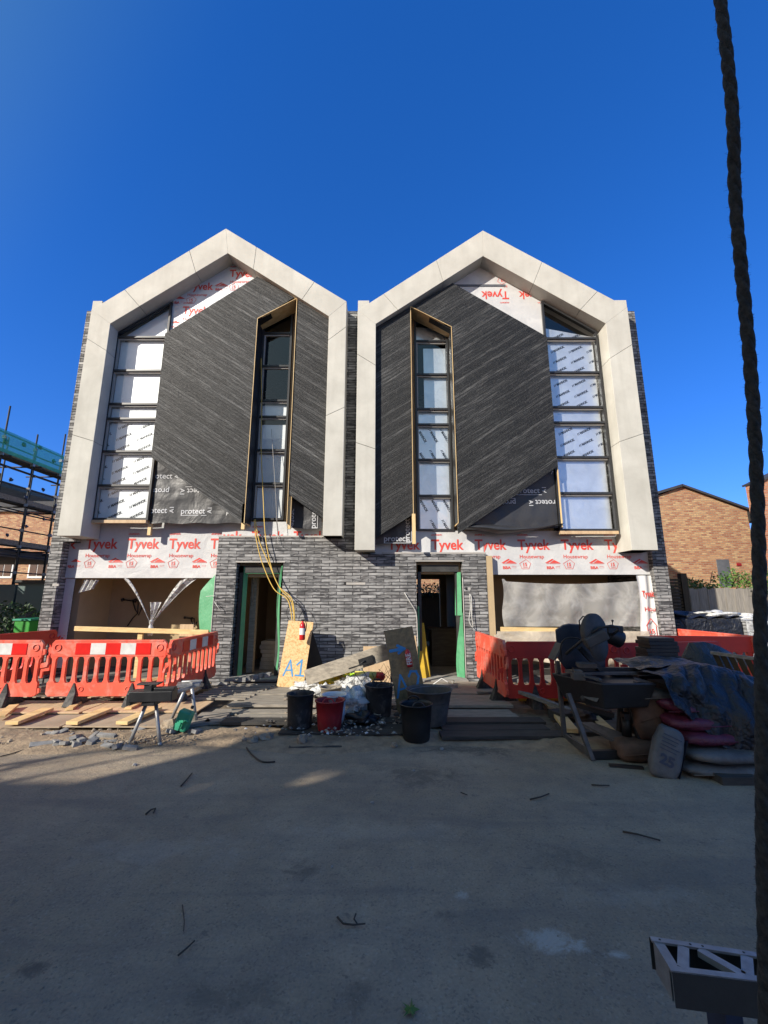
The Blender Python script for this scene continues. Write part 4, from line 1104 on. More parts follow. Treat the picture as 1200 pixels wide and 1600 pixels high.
# site hut, crate, shrub on the left
t = thing('site_hut', 'grey-green steel site hut panel beyond the left pier', 'site hut', (-10.6, 13, 0))
Yh = 12.
MB().bb(PX(24, 940, Yh), -8.2, Yh, Yh + 2.4, .05, PZ(912, Yh)).build('wall', 'container', t)
MB().bb(PX(22, 940, Yh) - .02, -8.15, Yh - .06, Yh + 2.45, PZ(912, Yh) + .002, PZ(912, Yh) + .1).build('roof', 'dkmetal', t)
MB().bb(-15, PX(11, 940, Yh), Yh + .2, Yh + 2.2, .05, PZ(913, Yh)).build('side_panel', 'container', t)
x = PX(50, 950, Yh)
sg = MB(); sg.bb(x - .13, x + .13, Yh - .012, Yh, 1.15, 1.4); sg.build('notice', 'navy', t)
t = thing('plastic_crate', 'bright green plastic crate beside the left brick pier', 'crate', (-8.9, 10.8, 0))
x0, x1 = PX(38, 975, 10.8), PX(62, 975, 10.8); z1 = PZ(966, 10.8)
mb = MB(); mb.bb(x0, x1, 10.5, 11.1, .6, z1 - .04); mb.build('body', M('crate_green', (.03, .30, .03), (.02, .2, .02), rough=.5), t, bev=.02)
MB().bb(x0 - .03, x1 + .03, 10.47, 11.13, z1 - .039, z1).build('rim', 'green', t); MB().bb(x0 + .02, x1 - .02, 10.55, 11.05, 0, .6).build('stand', 'darkboard', t)
t = thing('shrub', 'dark shrub growing by the green crate at the left edge', 'shrub', (-9.8, 11.2, 0))
mb = MB(); leaves(mb, (-9.75, 11.2, 1.15), .62, 900, .05, 3, 0, (1.5, .8, .8)); mb.build('foliage', 'leafd', t)
MB().tube([(-9.8, 11.2, 0), (-9.8, 11.2, 1.0)], .04).tube([(-9.8, 11.2, .4), (-9.4, 11.2, 1.1)], .025).build('stem', 'bark', t)
MB().blob((-9.4, 10.3, .32), .35, 5, .3, 14, (1.6, 1, .8)).build('rubble_sack', 'bag', None, 'pale blue-grey sack slumped under the dark shrub', 'sack')
MB().blob((-10., 9.9, .45), .35, 8, .3, 14, (1, 1, 1)).build('rubble_sack', 'brown', None, 'brown sack at the left edge behind the barrier', 'sack')
MB().bb(-16, -8, 17.5, 17.7, 0, 2.0).build('hoarding', 'fencedk', None, 'dark hoarding under the scaffold', 'hoarding')

# fence, ivy, pallets at the right
t = thing('timber_fence', 'weathered close-board fence behind the wrapped block pallets', 'fence', (10.5, 12.2, 0))
mb = MB(); x = 7.9; k = 0
while x < 15.5:
    h = 1.98 + rnd.uniform(-.03, .03); mb.box((x, 12.1 + (k % 2) * .012, h / 2), (.128, .018, h), R(rnd.uniform(-3, 3))); x += .125; k += 1
mb.build('board', 'fence', t, kind='stuff')
MB().bb(7.9, 15.5, 12.13, 12.18, 1.6, 1.68).bb(7.9, 15.5, 12.13, 12.18, .4, .48).build('rail', 'fence', t)
t = thing('slatted_screen', 'dark slatted screen panel with post between house and fence', 'fence', (8.0, 12, 0))
mb = MB()
for k in range(24): mb.bb(7.3, 8.2, 11.85, 11.88, .15 + k * .088, .15 + k * .088 + .06)
mb.build('slat', 'fencedk', t, kind='stuff'); MB().bb(8.2, 8.36, 11.8, 11.95, 0, 2.38).build('post', 'fencedk', t)
t = thing('ivy', 'leafy climber spilling over the fence top', 'climber', (10.5, 12.4, 0))
mb = MB()
for k in range(26):
    x = 8.6 + k * .25; leaves(mb, (x, 12.45, 2.0 + .1 * math.sin(k * 1.3) + (.18 if x > 9.6 else 0)), .34, 150, .042, k + 20, 0, (1, .8, .62 + (.3 if x > 9.8 else 0)))
leaves(mb, (10.6, 12.05, 1.95), .3, 120, .04, 77, 0, (1.4, .4, .6))
mb.build('foliage', 'leaf', t)
mb = MB()
for k in range(9): mb.tube([(8.7 + k * .75, 12.5, 0), (8.6 + k * .75 + rnd.uniform(-.2, .2), 12.45, 1.2), (8.8 + k * .75, 12.4, 2.2 + rnd.random() * .35)], [.03, .02, .008], 5)
mb.tube([(10.8, 12.05, 1.9), (10.6, 12.03, 1.5), (10.45, 12.02, 1.25)], [.025, .02, .008], 5)
mb.build('stem', 'bark', t)
def block_pallet(x0, x1, y0, y1, z1, label, shrink=True):
    t = thing('block_pallet', label, 'pallet', ((x0 + x1) / 2, (y0 + y1) / 2, 0), 0, 'pallets of wrapped blocks by the fence')
    mb = MB()
    for k in range(3): mb.bb(x0, x1, y0 + k * (y1 - y0 - .1) / 2, y0 + .1 + k * (y1 - y0 - .1) / 2, .02, .11)
    for k in range(5): mb.bb(x0 + k * (x1 - x0 - .1) / 4, x0 + .1 + k * (x1 - x0 - .1) / 4, y0, y1, .112, .135)
    mb.build('pallet_base', 'greyboard', t)
    MB().bb(x0, x1, y0, y1, .14, z1).build('block', 'pblock', t)
    w2 = MB(); w2.grid(lambda u, v: (x0 + (x1 - x0) * u, y0 - .012 - .014 * noise.noise(Vector((u * 9, v * 9, x0))), .2 + (z1 - .2) * v), 20, 20)
    w2.grid(lambda u, v: (x0 - .02 + (x1 - x0 + .04) * u + .04 * noise.noise(Vector((u * 5, v * 5, 1))), y0 - .03 + (y1 - y0) * v, z1 + .03 + .07 * noise.noise(Vector((u * 7, v * 5, x0)))), 26, 20)
    w2.build('shrink_wrap', 'film' if shrink else 'tarp', t)
    MB().bb((x0 + x1) / 2 - .01, (x0 + x1) / 2 + .01, y0 - .034, y0 - .03, .14, z1).build('strap', 'black', t)
block_pallet(6.5, 7.85, 9.6, 10.8, 1.27, 'shaded pallet of blocks under blue sheet beside the right house', False)
block_pallet(7.95, 8.95, 9.6, 10.7, 1.22, 'sunlit pallet of grey blocks in clear film, next to the shaded one')
block_pallet(9.05, 10.1, 9.3, 10.4, 1.12, 'pallet of grey blocks in clear film nearest the rope')
for k, (x, y, z, mt_, lab) in enumerate(((7.0, 10, 1.33, 'tarp', 'crumpled blue sheet on the shaded block pallet'), (7.55, 10, 1.36, 'whitebag', 'white sack on top of the shaded block pallet'), (8.5, 10, 1.26, 'whitebag', 'flat white sack on the sunlit block pallet'), (9.5, 9.7, 1.17, 'brown', 'tan cement sack on the pallet nearest the rope'))):
    MB().blob((x, y, z), .28, k + 11, .5, 18, (1.5, .9, .28)).build('sack', mt_, None, lab, 'sack')

MB().bb(-1, 4.5, 17.6, 17.7, 0, 1.9).build('rear_fence', 'fencedk', None, 'dark garden fence seen through the right doorway', 'fence')
mb = MB()
for k in range(9): leaves(mb, (.3 + k * .35, 17.5, 2.0), .42, 160, .05, 90 + k, 0, (1, .7, .75))
mb.build('hedge_top', 'leafd', None, 'dark hedge on the garden fence behind the right doorway', 'hedge')
# ================================================================ GROUND LEVEL: decking, sheets, planks
# earth strip with rubble
mb = MB()
def eg(u, v):
    x = -7.5 + 11.5 * u; y = 5.35 + .9 * v + .15 * math.sin(x * 2); h = math.sin(v * PI) * (.03 + .04 * max(0, noise.noise(Vector((x * 1.5, y * 2, 0))) + .3) + .02 * noise.noise(Vector((x * 9, y * 9, 2))))
    return (x, y, max(h, -.01) + (-.01 if v in (0, 1) or u in (0, 1) else .003))
mb.grid(eg, 240, 22); mb.build('earth_strip', 'earth', kind='structure')
mb = MB(); q = random.Random(5)
for k in range(700):
    x = q.uniform(-6.5, -2.3) if k % 3 else q.uniform(-3.8, -2.7); y = 5.45 + abs(q.gauss(0, .28)); s = q.uniform(.004, .015) if k % 16 else q.uniform(.015, .028)
    mb.blob((x, y, .035 + s * .3), s, k, .35, 5, (1.2, 1, .7), 0, False)
for k in range(2600): 
    y = q.uniform(1.9, 6.2); x = q.uniform(-.85, .85) * y; s = q.uniform(.0015, .005); mb.blob((x, y, s * .4), s, k, .3, 4, (1.2, 1, .7), 0, False)
mb.build('gravel', 'rock', None, None, None, None, 'stuff')
# plywood sheets
def sheet(name, x0, x1, y0, y1, z, th, mat, label, rz=0, cat='board', group=None):
    t = MB().box((0, 0, th / 2), (x1 - x0, y1 - y0, th)).build(name, mat, None, label, cat, group, None, .002, True, ((x0 + x1) / 2, (y0 + y1) / 2, z)); t.rotation_euler = (0, 0, R(rz)); return t
sheet('plywood_sheet', -6.7, -4.3, 6.02, 6.75, .045, .018, 'plyboard', 'dusty plywood sheet on the earth under two pine planks, left edge', 1)
sheet('plywood_sheet', -4.26, -2.95, 6.05, 6.72, .048, .018, 'plyboard', 'dusty plywood sheet running to the grey stand', -1)
sheet('plywood_sheet', -6.9, -4.45, 6.62, 7.35, .075, .018, 'ply', 'pinkish plywood sheet under the barrier feet at the left', 0)
sheet('plywood_sheet', -4.42, -2.75, 6.66, 7.3, .078, .018, 'ply', 'pinkish plywood sheet under the striped barrier in front of the left house', .5)
sheet('plywood_sheet', -4.9, -3.3, 7.45, 8.6, .11, .018, 'ply', 'plywood sheet behind the striped barrier', 2)
sheet('plywood_sheet', 2.3, 4.6, 7.4, 8.6, .1, .018, 'ply', 'sunlit plywood sheet behind the right barriers', -3)
sheet('plywood_sheet', -6.6, -5.1, 7.5, 8.7, .1, .018, 'plyboard', 'dusty plywood sheet behind the leftmost barrier', -4)
def plank(a, b, w, h, mat, label, z=None, group='loose pine planks'):
    a = Vector(a); b = Vector(b)
    o = MB().beam(a, b, w, h).build('plank', mat, None, label, 'plank', group, bev=.003); return o
plank(G(18, 1130, .11), G(75, 1108, .13), .17, .04, 'pine', 'pine plank lying askew on plywood, leftmost of three')
plank(G(112, 1130, .11), G(168, 1108, .13), .17, .04, 'pine', 'pine plank lying askew on plywood, middle of three')
plank(G(190, 1130, .11), G(245, 1106, .13), .17, .04, 'pine', 'pine plank lying askew beside the grey stand')
plank(G(0, 1120, .12), G(22, 1102, .14), .12, .03, 'pine', 'thin pine board under the left barrier foot')
plank(G(108, 1108, .115), G(122, 1098, .12), .1, .03, 'pine', 'short pine block under the left foot of the striped barrier')
plank(G(200, 1107, .115), G(218, 1098, .12), .1, .03, 'pine', 'short pine block under the right foot of the striped barrier')
plank((-6.0, 7.6, .2), (-4.2, 8.3, .24), .1, .1, 'greyboard', 'grey timber joist behind the striped barrier')
plank((-5.2, 7.8, .2), (-3.6, 8.6, .3), .15, .05, 'pine', 'pine plank propped behind the striped barrier')
plank((-4.6, 7.5, .16), (-3.4, 7.8, .2), .2, .04, 'pine', 'pine offcut behind the striped barrier')
plank(G(848, 1085, .1), G(893, 1142, .1), .16, .05, 'pine', 'pine plank running out under the right barrier')
plank(G(905, 1100, .1), G(960, 1150, .06), .14, .05, 'pine', 'pine plank passing under the black saw bench')
plank((2.15, 7.2, .22), (4.6, 7.25, .22), .06, .2, 'insul', 'yellow formwork beam behind the right barrier')
plank((2.05, 7.0, .32), (2.75, 6.5, .12), .1, .05, 'greyboard', 'grey batten sloping at the foot of the right barrier')
plank((2.8, 7.6, .24), (4.9, 7.9, .3), .2, .04, 'pine', 'sunlit pine plank behind the right barriers')
plank((3.0, 8.1, .2), (5.2, 8.0, .3), .2, .04, 'pine', 'sunlit pine plank nearest the right house opening')
# grey walkway boards
wb = [(-2.0, 2.0, 8.58), (-2.1, 1.9, 8.32), (-2.15, 2.0, 8.06), (-2.2, 1.6, 7.80), (-2.3, 2.1, 7.54), (-2.25, 2.0, 7.28), (-2.4, 1.9, 7.02), (-2.55, 1.9, 6.76), (-2.1, 2.0, 6.50), (-2.2, 2.1, 6.24), (.75, 2.1, 5.98), (.7, 2.2, 5.72)]
names = ['against the thresholds', 'second from the thresholds', 'third from the thresholds', 'fourth from the thresholds', 'fifth from the thresholds', 'sixth from the thresholds', 'seventh from the thresholds', 'eighth from the thresholds', 'fourth from the yard edge', 'third from the yard edge', 'second from the yard edge', 'nearest the yard, right of the black tub']
for k, (x0, x1, y) in enumerate(wb):
    x1 += rnd.uniform(-.1, .1); z = .04 + .02 * (k % 3 == 0) + (.03 if k < 7 else 0)
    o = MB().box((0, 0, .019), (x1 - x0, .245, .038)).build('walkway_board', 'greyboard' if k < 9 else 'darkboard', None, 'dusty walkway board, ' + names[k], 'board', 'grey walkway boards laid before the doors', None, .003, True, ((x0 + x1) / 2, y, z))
    o.rotation_euler = (R(rnd.uniform(-.6, .6)), 0, R(rnd.uniform(-.8, .8)))
for (cx, cy, lx, rz, lab) in ((-2.45, 6.55, .42, 4, 'short grey board end beside the green box'), (-2.62, 6.15, .5, 32, 'grey board offcut angled in front of the green box'), (-2.25, 6.3, .4, 6, 'short grey board end nearest the yard')):
    o = MB().box((0, 0, .02), (lx, .24, .04)).build('board_offcut', 'greyboard', None, lab, 'board', None, None, .003, True, (cx, cy, .05)); o.rotation_euler = (0, 0, R(rz))
# grating/crate lid in the doorway approach
t = MB()
for k in range(9): t.box((-2.72 + .03 * k, 7.35 + .14 * k, .12), (.95, .07, .03))
for x in (-3.1, -2.4): t.beam((x, 7.3, .09), (x + .25, 8.5, .09), .06, .03)
t.build('slatted_pallet', 'greyboard', None, 'weathered slatted pallet on the ground before the left doorway', 'pallet')
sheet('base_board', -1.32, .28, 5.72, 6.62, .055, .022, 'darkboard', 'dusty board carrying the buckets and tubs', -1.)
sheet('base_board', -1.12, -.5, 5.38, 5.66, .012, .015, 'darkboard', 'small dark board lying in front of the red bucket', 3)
MB().blob((-.98, 5.5, .07), .06, 3, .4, 9, (1, 1, 1), 0, False).build('stone', 'rock', None, 'stone lying in front of the grey bin', 'stone')
for k, (x, y, s, lab) in enumerate(((-1.45, 5.62, .07, 'rubble lump left of the grey bin, largest'), (-1.58, 5.56, .055, 'rubble lump left of the grey bin, middle of three'), (-1.7, 5.6, .045, 'rubble lump farthest left of the grey bin'), (-2.86, 6.05, .09, 'brown rock between the legs of the grey stand'), (.12, 5.45, .035, 'small stone in front of the black tub'))):
    MB().blob((x, y, s * .7), s, k + 3, .45, 10, (1.2, 1, .8), 0, False).build('stone', 'rock', None, lab, 'stone')

# ---------------------------------------------------------------- barriers
def make_barrier(strip, mat):
    t = thing('safety_barrier', 'x', 'barrier')
    W, z0, z1, th = .9, .14, .97, .022
    mb = MB()
    mb.prism([(-W, .72), (W, .72), (W, z1 - .05), (W - .04, z1), (-W + .04, z1), (-W, z1 - .05)], -th, th)
    mb.prism([(-W, z0 + .03), (-W + .03, z0), (W - .03, z0), (W, z0 + .03), (W, .33), (-W, .33)], -th, th)
    n = 10; pitch = 2 * (W - .06) / n
    for k in range(n + 1):
        x = -W + .06 + pitch * k; hw = .026; e = .052 if 0 < k < n else .06
        mb.prism([(x - e, .3305), (x + e, .3305), (x + hw + .008, .365), (x + hw, .42), (x + hw, .66), (x + hw + .008, .69), (x + e, .7195), (x - e, .7195), (x - hw - .008, .69), (x - hw, .66), (x - hw, .42), (x - hw - .008, .365)], -th + .001, th - .001)
    # rim beading along the top, bottom
    mb.bb(-W + .05, W - .05, -th - .008, th + .008, z1 - .022, z1 + .004); mb.bb(-W + .04, W - .04, -th - .006, th + .006, .722, .738)
    mb.bb(-W + .04, W - .04, -th - .006, th + .006, z0 - .003, z0 + .014)
    # embossed discs and recessed lamp holes
    for x in (-W + .1, W - .1):
        Mx = Matrix.Rotation(PI / 2, 3, 'X'); mb.lathe([(.055, 0), (.055, .034), (.042, .034), (.042, .024)], (x, 0, z1 - .11), 20, 0, Mx)
        mb.lathe([(.055, -.034), (.055, 0)], (x, 0, z1 - .11), 20, 0, Mx)
    for x in (-.36, .36):
        Mx = Matrix.Rotation(PI / 2, 3, 'X'); mb.lathe([(.04, 0), (.04, .03), (.028, .03), (.028, .024)], (x, 0, .24), 16, 0, Mx)
    mb.build('panel', mat, t, world=False)
    class HK:
        def prism(s_, *a): return MB().prism(*a).build('hook', mat, t, world=False)
    h = HK()   # linking hooks
    h.prism([(-W - .0005, .60), (-W - .10, .57), (-W - .13, .52), (-W - .13, .40), (-W - .10, .40), (-W - .095, .50), (-W - .0005, .51)], -.016, .016)
    h.prism([(-W - .0005, .86), (-W - .05, .86), (-W - .05, .80), (-W - .0005, .76)], -.016, .016)
    h.prism([(W + .0005, .62), (W + .08, .64), (W + .085, .74), (W + .11, .74), (W + .115, .62), (W + .10, .57), (W + .0005, .55)], -.016, .016)
    h.prism([(W + .0005, .84), (W + .045, .83), (W + .05, .76), (W + .0005, .74)], -.016, .016)
    h.prism([(W + .0005, .26), (W + .04, .25), (W + .04, .19), (W + .0005, .17)], -.016, .016)
    if strip:
        cols = 5; x0, x1 = -.52, .66
        s = MB()
        for k in range(cols):
            a = x0 + (x1 - x0) * k / cols; s.bb(a, a + (x1 - x0) / cols - .001, -th - .0075, -th - .0005, .755, .925, k % 2)
        s.build('reflective_strip', ['refl_red', 'refl_white'], t, world=False)
    for x in (-.47, .43):
        f = MB()
        f.add([(x - .075, -.14, 0), (x + .075, -.14, 0), (x + .075, .3, 0), (x - .075, .3, 0), (x - .05, -.05, .2), (x + .05, -.05, .2), (x + .05, .06, .2), (x - .05, .06, .2)],
              [(3, 2, 1, 0), (4, 5, 6, 7), (0, 1, 5, 4), (1, 2, 6, 5), (2, 3, 7, 6), (3, 0, 4, 7)])
        f.add([(x - .05, -.05, .2), (x + .05, -.05, .2), (x + .05, -.024, .2), (x - .05, -.024, .2), (x - .01, -.035, .33), (x + .01, -.035, .33), (x + .01, -.024, .33), (x - .01, -.024, .33)],
              [(4, 5, 6, 7), (0, 1, 5, 4), (1, 2, 6, 5), (2, 3, 7, 6), (3, 0, 4, 7)])
        f.build('foot', 'rubber', t, world=False, bev=.008)
    return t
protos = {}
def barrier(a, b, z, label, strip, mat, tilt=0):
    a = Vector(a[:2]); b = Vector(b[:2]); key = (strip, mat)
    if key not in protos: o = protos[key] = make_barrier(strip, mat)
    else: o = copy_tree(protos[key])
    c = (a + b) / 2; o.location = (c.x, c.y, z); o.rotation_euler = (R(tilt), 0, math.atan2(b.y - a.y, b.x - a.x)); o['label'] = label; o['group'] = 'orange plastic barriers round the works'
    return o
barrier((A(82, 1010, 7)[0], 7.0), (A(261, 1010, 7)[0], 7.02), .1, 'orange barrier with red and white strip facing us before the left opening', True, 'barrier')
barrier((A(80, 1010, 7)[0] - 1.95, 6.98), (A(80, 1010, 7)[0] - .05, 6.98), .1, 'orange barrier with red and white strip cut off by the left edge of the photo', True, 'barrier')
barrier((A(268, 1010, 7)[0] + .03, 6.98), (A(336, 996, 8.6)[0], 8.6), .1, 'orange barrier with strip turned edge-on against the left brick wall', True, 'barrier')
barrier((-6.95, 7.1), (-6.6, 8.8), .12, 'red barrier running back beside the left brick pier', False, 'barrierR')
barrier((A(746, 996, 8.6)[0], 8.6), (A(786, 1007, 6.95)[0], 6.95), .1, 'orange barrier without strip running out from the right doorway pier', False, 'barrier')
barrier((A(795, 1010, 6.95)[0], 6.95), (A(960, 1012, 6.95)[0], 6.95), .08, 'red shaded barrier behind the black saw bench', False, 'barrierR')
barrier((A(972, 1014, 6.9)[0], 6.95), (A(972, 1014, 6.9)[0] + 1.75, 7.2), .06, 'red shaded barrier behind the stack of dark bricks', False, 'barrierR')
barrier((5.0, 7.75), (A(1157, 1003, 7.6)[0], 7.55), .1, 'red shaded barrier nearest the rope, in front of the block pallets', False, 'barrierR')
barrier((6.15, 8.75), (6.25, 7.85), .12, 'orange barrier running back beside the right brick pier, sun on its top', False, 'barrier')

# ---------------------------------------------------------------- tool stand on the left
t = thing('tool_stand', 'grey tubular tool stand with black jaw head on the sunlit yard', 'tool stand', (-2.8, 5.85, 0))
hz = .52
pf = [G(201, 1165), G(250, 1165), G(265, 1130, .05), G(307, 1130, .05)]
hb = A(245, 1085, 5.6)
tops = [A(232, 1092, 5.62), A(243, 1092, 5.62), A(288, 1080, 6.15), A(300, 1076, 6.15)]
for f, tp in zip(pf, tops):
    lg = MB().tube([f, tp], .022, 10).build('leg', 'steel', t)
    MB().tube([Vector(f), Vector(f) + (Vector(tp) - Vector(f)) * .06], .026, 10).build('foot', 'steel', lg)
MB().tube([A(240, 1090, 5.6), A(316, 1070, 6.5)], .028, 12).build('crossbar', 'steel', t)
mb = MB(); c = Vector(A(240, 1086, 5.55)); 
mb.box(c, (.5, .2, .12), R(6)); mb.box(c + Vector((-.05, 0, .09)), (.1, .12, .08)); mb.box(c + Vector((-.06, 0, .135)), (.26, .14, .02), R(6)); mb.box(c + Vector((.14, 0, .075)), (.24, .1, .04), R(6)); mb.box(c + Vector((-.24, 0, -.03)), (.06, .22, .14)); mb.box(c + Vector((-.02, 0, -.08)), (.16, .16, .06))
mb.build('jaw_head', 'blackplastic', t, bev=.008)
mb = MB(); c = Vector(A(295, 1069, 6.4)); mb.box(c, (.30, .24, .04), R(20)); mb.box(c + Vector((.08, 0, .03)), (.12, .18, .03), R(40)); mb.tube([c + Vector((-.1, 0, .03)), c + Vector((.18, .03, .04))], .02)
mb.build('support_plate', 'galv', t, bev=.004)
t = thing('jerry_can', 'green plastic jerry can tipped over under the grey stand', 'jerry can', G(286, 1142, .05))
mb = MB(); mb.box((0, 0, .13), (.17, .14, .24), Matrix.Rotation(R(18), 3, 'Y')); mb.build('body', 'green', t, world=False, bev=.02)
MB().tube([(.0, -.08, .05), (.06, -.1, .16), (.1, -.08, .12)], .012).box((-.04, -.078, .08), (.05, .01, .1), Matrix.Rotation(R(18), 3, 'Y')).build('handle', 'green', t, world=False)
MB().tube([(.09, 0, .27), (.1, 0, .3)], .02).build('cap', 'blackplastic', t, world=False)
# brick slips scattered
slips = [(45, 1168, 95, 1160), (62, 1150, 92, 1146), (80, 1150, 105, 1143), (100, 1158, 112, 1150), (112, 1162, 124, 1152), (112, 1155, 122, 1170), (128, 1164, 152, 1150), (138, 1166, 150, 1160), (90, 1164, 82, 1156), (150, 1162, 182, 1160), (152, 1155, 180, 1155), (178, 1170, 190, 1163), (192, 1170, 215, 1168), (118, 1152, 130, 1168), (95, 1160, 86, 1166), (70, 1146, 88, 1150), (104, 1164, 96, 1168), (160, 1165, 175, 1167), (205, 1144, 230, 1139), (262, 1150, 285, 1141), (300, 1150, 322, 1136)]
where = ['long flat one farthest left', 'upper left of the heap', 'leaning on the upper left of the heap', 'left middle of the heap', 'middle of the heap, upper', 'standing on edge in the middle of the heap', 'propped across the right of the heap', 'short one under the propped slip', 'small one at the left of the heap', 'long one right of the heap, lower', 'long one right of the heap, upper', 'beside the front left foot of the stand', 'under the front left foot of the stand', 'lying crosswise in the middle', 'small one at the lower left', 'short one at the top left', 'broken piece at the front', 'broken piece right of the heap', 'between the legs of the stand', 'in front of the green jerry can', 'right of the green jerry can']
s0 = None
for k, (a, b, c, d) in enumerate(slips):
    p = Vector(G(a, b, .02)); q_ = Vector(G(c, d, .02)); L = max(.08, min(.33, (q_ - p).length)); m = (p + q_) / 2; an = math.atan2(q_.y - p.y, q_.x - p.x)
    if s0 is None:
        mb = MB(); mb.box((0, 0, 0), (.3, .07, .04)); o = s0 = mb.build('brick_slip', 'slip', None, 'x', 'brick slip', 'broken grey brick slips', None, .004, True, (0, 0, 0))
    else: o = s0.copy(); COL.objects.link(o)
    o.scale = (L / .3, rnd.uniform(.8, 1.3), rnd.uniform(.8, 1.4)); o.location = (m.x, m.y, .025 + (.03 if k % 3 == 1 and k > 2 else 0)); o.rotation_euler = (R(rnd.uniform(-20, 30)), R(rnd.uniform(-8, 8) if k in (0, 9, 10) else rnd.uniform(-14, 14)), an)
    o['label'] = 'grey brick slip, ' + where[k]

# ---------------------------------------------------------------- buckets, bins and tubs
def vessel(name, label, cat, loc, r0, r1, h, mat, handles=0, inner=None, rim=.012, group='buckets and tubs on the base board', sq=1., content=None, wire=False, rz=0):
    t = thing(name, label, cat, loc, rz, group)
    mb = MB(); mb.lathe([(0, 0), (r0 * .96, 0), (r0, .01), (r0 + (r1 - r0) * .5, h * .5), (r1, h - rim), (r1 + rim, h - rim), (r1 + rim, h), (r1 - .004, h), (r1 - .01, h - .03), (r0 + (r1 - r0) * .5 - .01, h * .5), (r0 - .01, .02), (0, .02)], (0, 0, 0), 36, 0, None, sq)
    mb.build('body', mat, t, world=False)
    for k in range(handles):
        s = 1 if k == 0 else -1
        MB().tube([((r1 + .0) * math.cos(a) * 0 + .07 * math.cos(a), -s * (r1 * sq - .01 - .02 * math.sin(a)), h - .01 + .055 * math.sin(a)) for a in [PI * i / 10 for i in range(11)]], .010, 8).build('handle', mat, t, world=False)
    if wire: MB().tube([(r1 * math.cos(a), .02 * math.sin(a) - .02 + .1 * math.sin(a), h - .01 + .02 * math.sin(a)) for a in [PI * i / 16 for i in range(17)]], .003, 5).build('wire_handle', 'galv', t, world=False)
    if content: MB().lathe([(0, h * .72), (r1 * .8, h * .68), (r1 * .93, h * .66)], (0, 0, 0), 24).build('contents', content, t, world=False)
    return t
vessel('waste_bin', 'dusty dark grey bin, leftmost of the vessels on the base board', 'bin', G(468, 1136, .08), .155, .172, .42, 'rubber', 0, content='dustgrey')
vessel('rubble_bucket', 'red rubber bucket with dust-covered lower half', 'bucket', (-.70, 5.86, .08), .145, .185, .36, 'redplastic', 1, content='dustgrey')
MB().lathe([(.155, .0), (.16, .15), (.152, .15), (.148, .0)], (-.70, 5.86, .081), 30).build('dust_band', 'dustgrey', None) if False else None
vessel('white_tub', 'white tub behind the red bucket, only its rim showing', 'bucket', (-.68, 6.18, .08), .14, .165, .36, 'white', 0)
vessel('mortar_bucket', 'tan mortar-stained bucket among the rubbish', 'bucket', (-.83, 7.02, .09), .13, .16, .28, 'tan', 0, content='black', wire=True)
vessel('rubble_tub', 'black rubber tub with raised handle, standing at the back of the base board', 'bucket', (-.07, 6.5, .08), .165, .2, .42, 'rubber', 2, content='black', rz=.2)
vessel('rubble_tub', 'large black rubber tub in front of the round grey tub', 'bucket', (.40, 5.68, .02), .165, .2, .42, 'blackplastic', 2, content='black', rz=.1)
vessel('mixing_tub', 'large round dusty grey tub behind the black tub', 'bucket', (.62, 6.22, .06), .23, .31, .44, 'dustgrey', 0, content='black', rz=.4, wire=True)

# ---------------------------------------------------------------- fire-point boards, planks
def ext(t, p, tilt=0):
    f = MB(); c = Vector(p)
    f.lathe([(0, 0), (.05, 0), (.056, .02), (.056, .26), (.04, .31), (.018, .33), (.018, .35), (0, .35)], c, 18)
    e = thing('fire_extinguisher', t, 'extinguisher', tuple(c))
    f.build('cylinder', 'redmetal', e)
    g = MB(); g.lathe([(.0575, .1), (.0575, .22)], c, 18); g.build('paper_label', 'refl_white', e)
    h = MB(); h.box(c + Vector((.02, -.01, .37)), (.09, .03, .025)); h.tube([c + Vector((0, 0, .35)), c + Vector((.05, -.02, .37)), c + Vector((.08, -.02, .28)), c + Vector((.065, -.02, .16))], .01); h.build('valve', 'blackplastic', e)
    return e
def spray(mb, pts, r, seed=0):
    q = random.Random(seed)
    for i in range(len(pts) - 1):
        a = Vector(pts[i]); b = Vector(pts[i + 1]); n = max(2, int((b - a).length / (r * .35)))
        for k in range(n + 1):
            p = a.lerp(b, k / n); rr = r * q.uniform(.8, 1.15); m = 9; off = q.gauss(0, r * .12)
            mb.add([(p.x + off + rr * math.cos(2 * PI * j / m), 0, p.y + rr * math.sin(2 * PI * j / m)) for j in range(m)], [tuple(range(m - 1, -1, -1))])
def sign_board(label, W, H, loc, rx, rz, ry, strokes, mat, seed):
    t = thing('fire_point_board', label, 'board', loc); t.rotation_euler = (R(rx), R(ry), R(rz))
    MB().bb(-W / 2, W / 2, 0, .018, 0, H).build('board', mat, t, world=False, bev=.002)
    mb = MB()
    for s, r in strokes: spray(mb, s, r, seed)
    for i in range(len(mb.v)): mb.v[i] = (mb.v[i][0], -.0015 - .00001 * (i // 9), mb.v[i][2])
    mb.build('painted_lettering', 'bluepaint', t, world=False)
    return t
A_ = lambda x, z, s: [([(x, z), (x + .075 * s, z + .24 * s)], .014), ([(x + .075 * s, z + .24 * s), (x + .15 * s, z)], .014), ([(x + .02 * s, z + .08 * s), (x + .13 * s, z + .09 * s)], .013)]
one = lambda x, z, s: [([(x - .04 * s, z + .17 * s), (x + .03 * s, z + .25 * s)], .014), ([(x + .03 * s, z + .25 * s), (x + .04 * s, z)], .015), ([(x - .04 * s, z), (x + .10 * s, z)], .014)]
two = lambda x, z, s: [([(x, z + .2 * s), (x + .03 * s, z + .25 * s), (x + .09 * s, z + .24 * s), (x + .11 * s, z + .18 * s), (x + .08 * s, z + .1 * s), (x, z)], .016), ([(x, z), (x + .12 * s, z)], .016)]
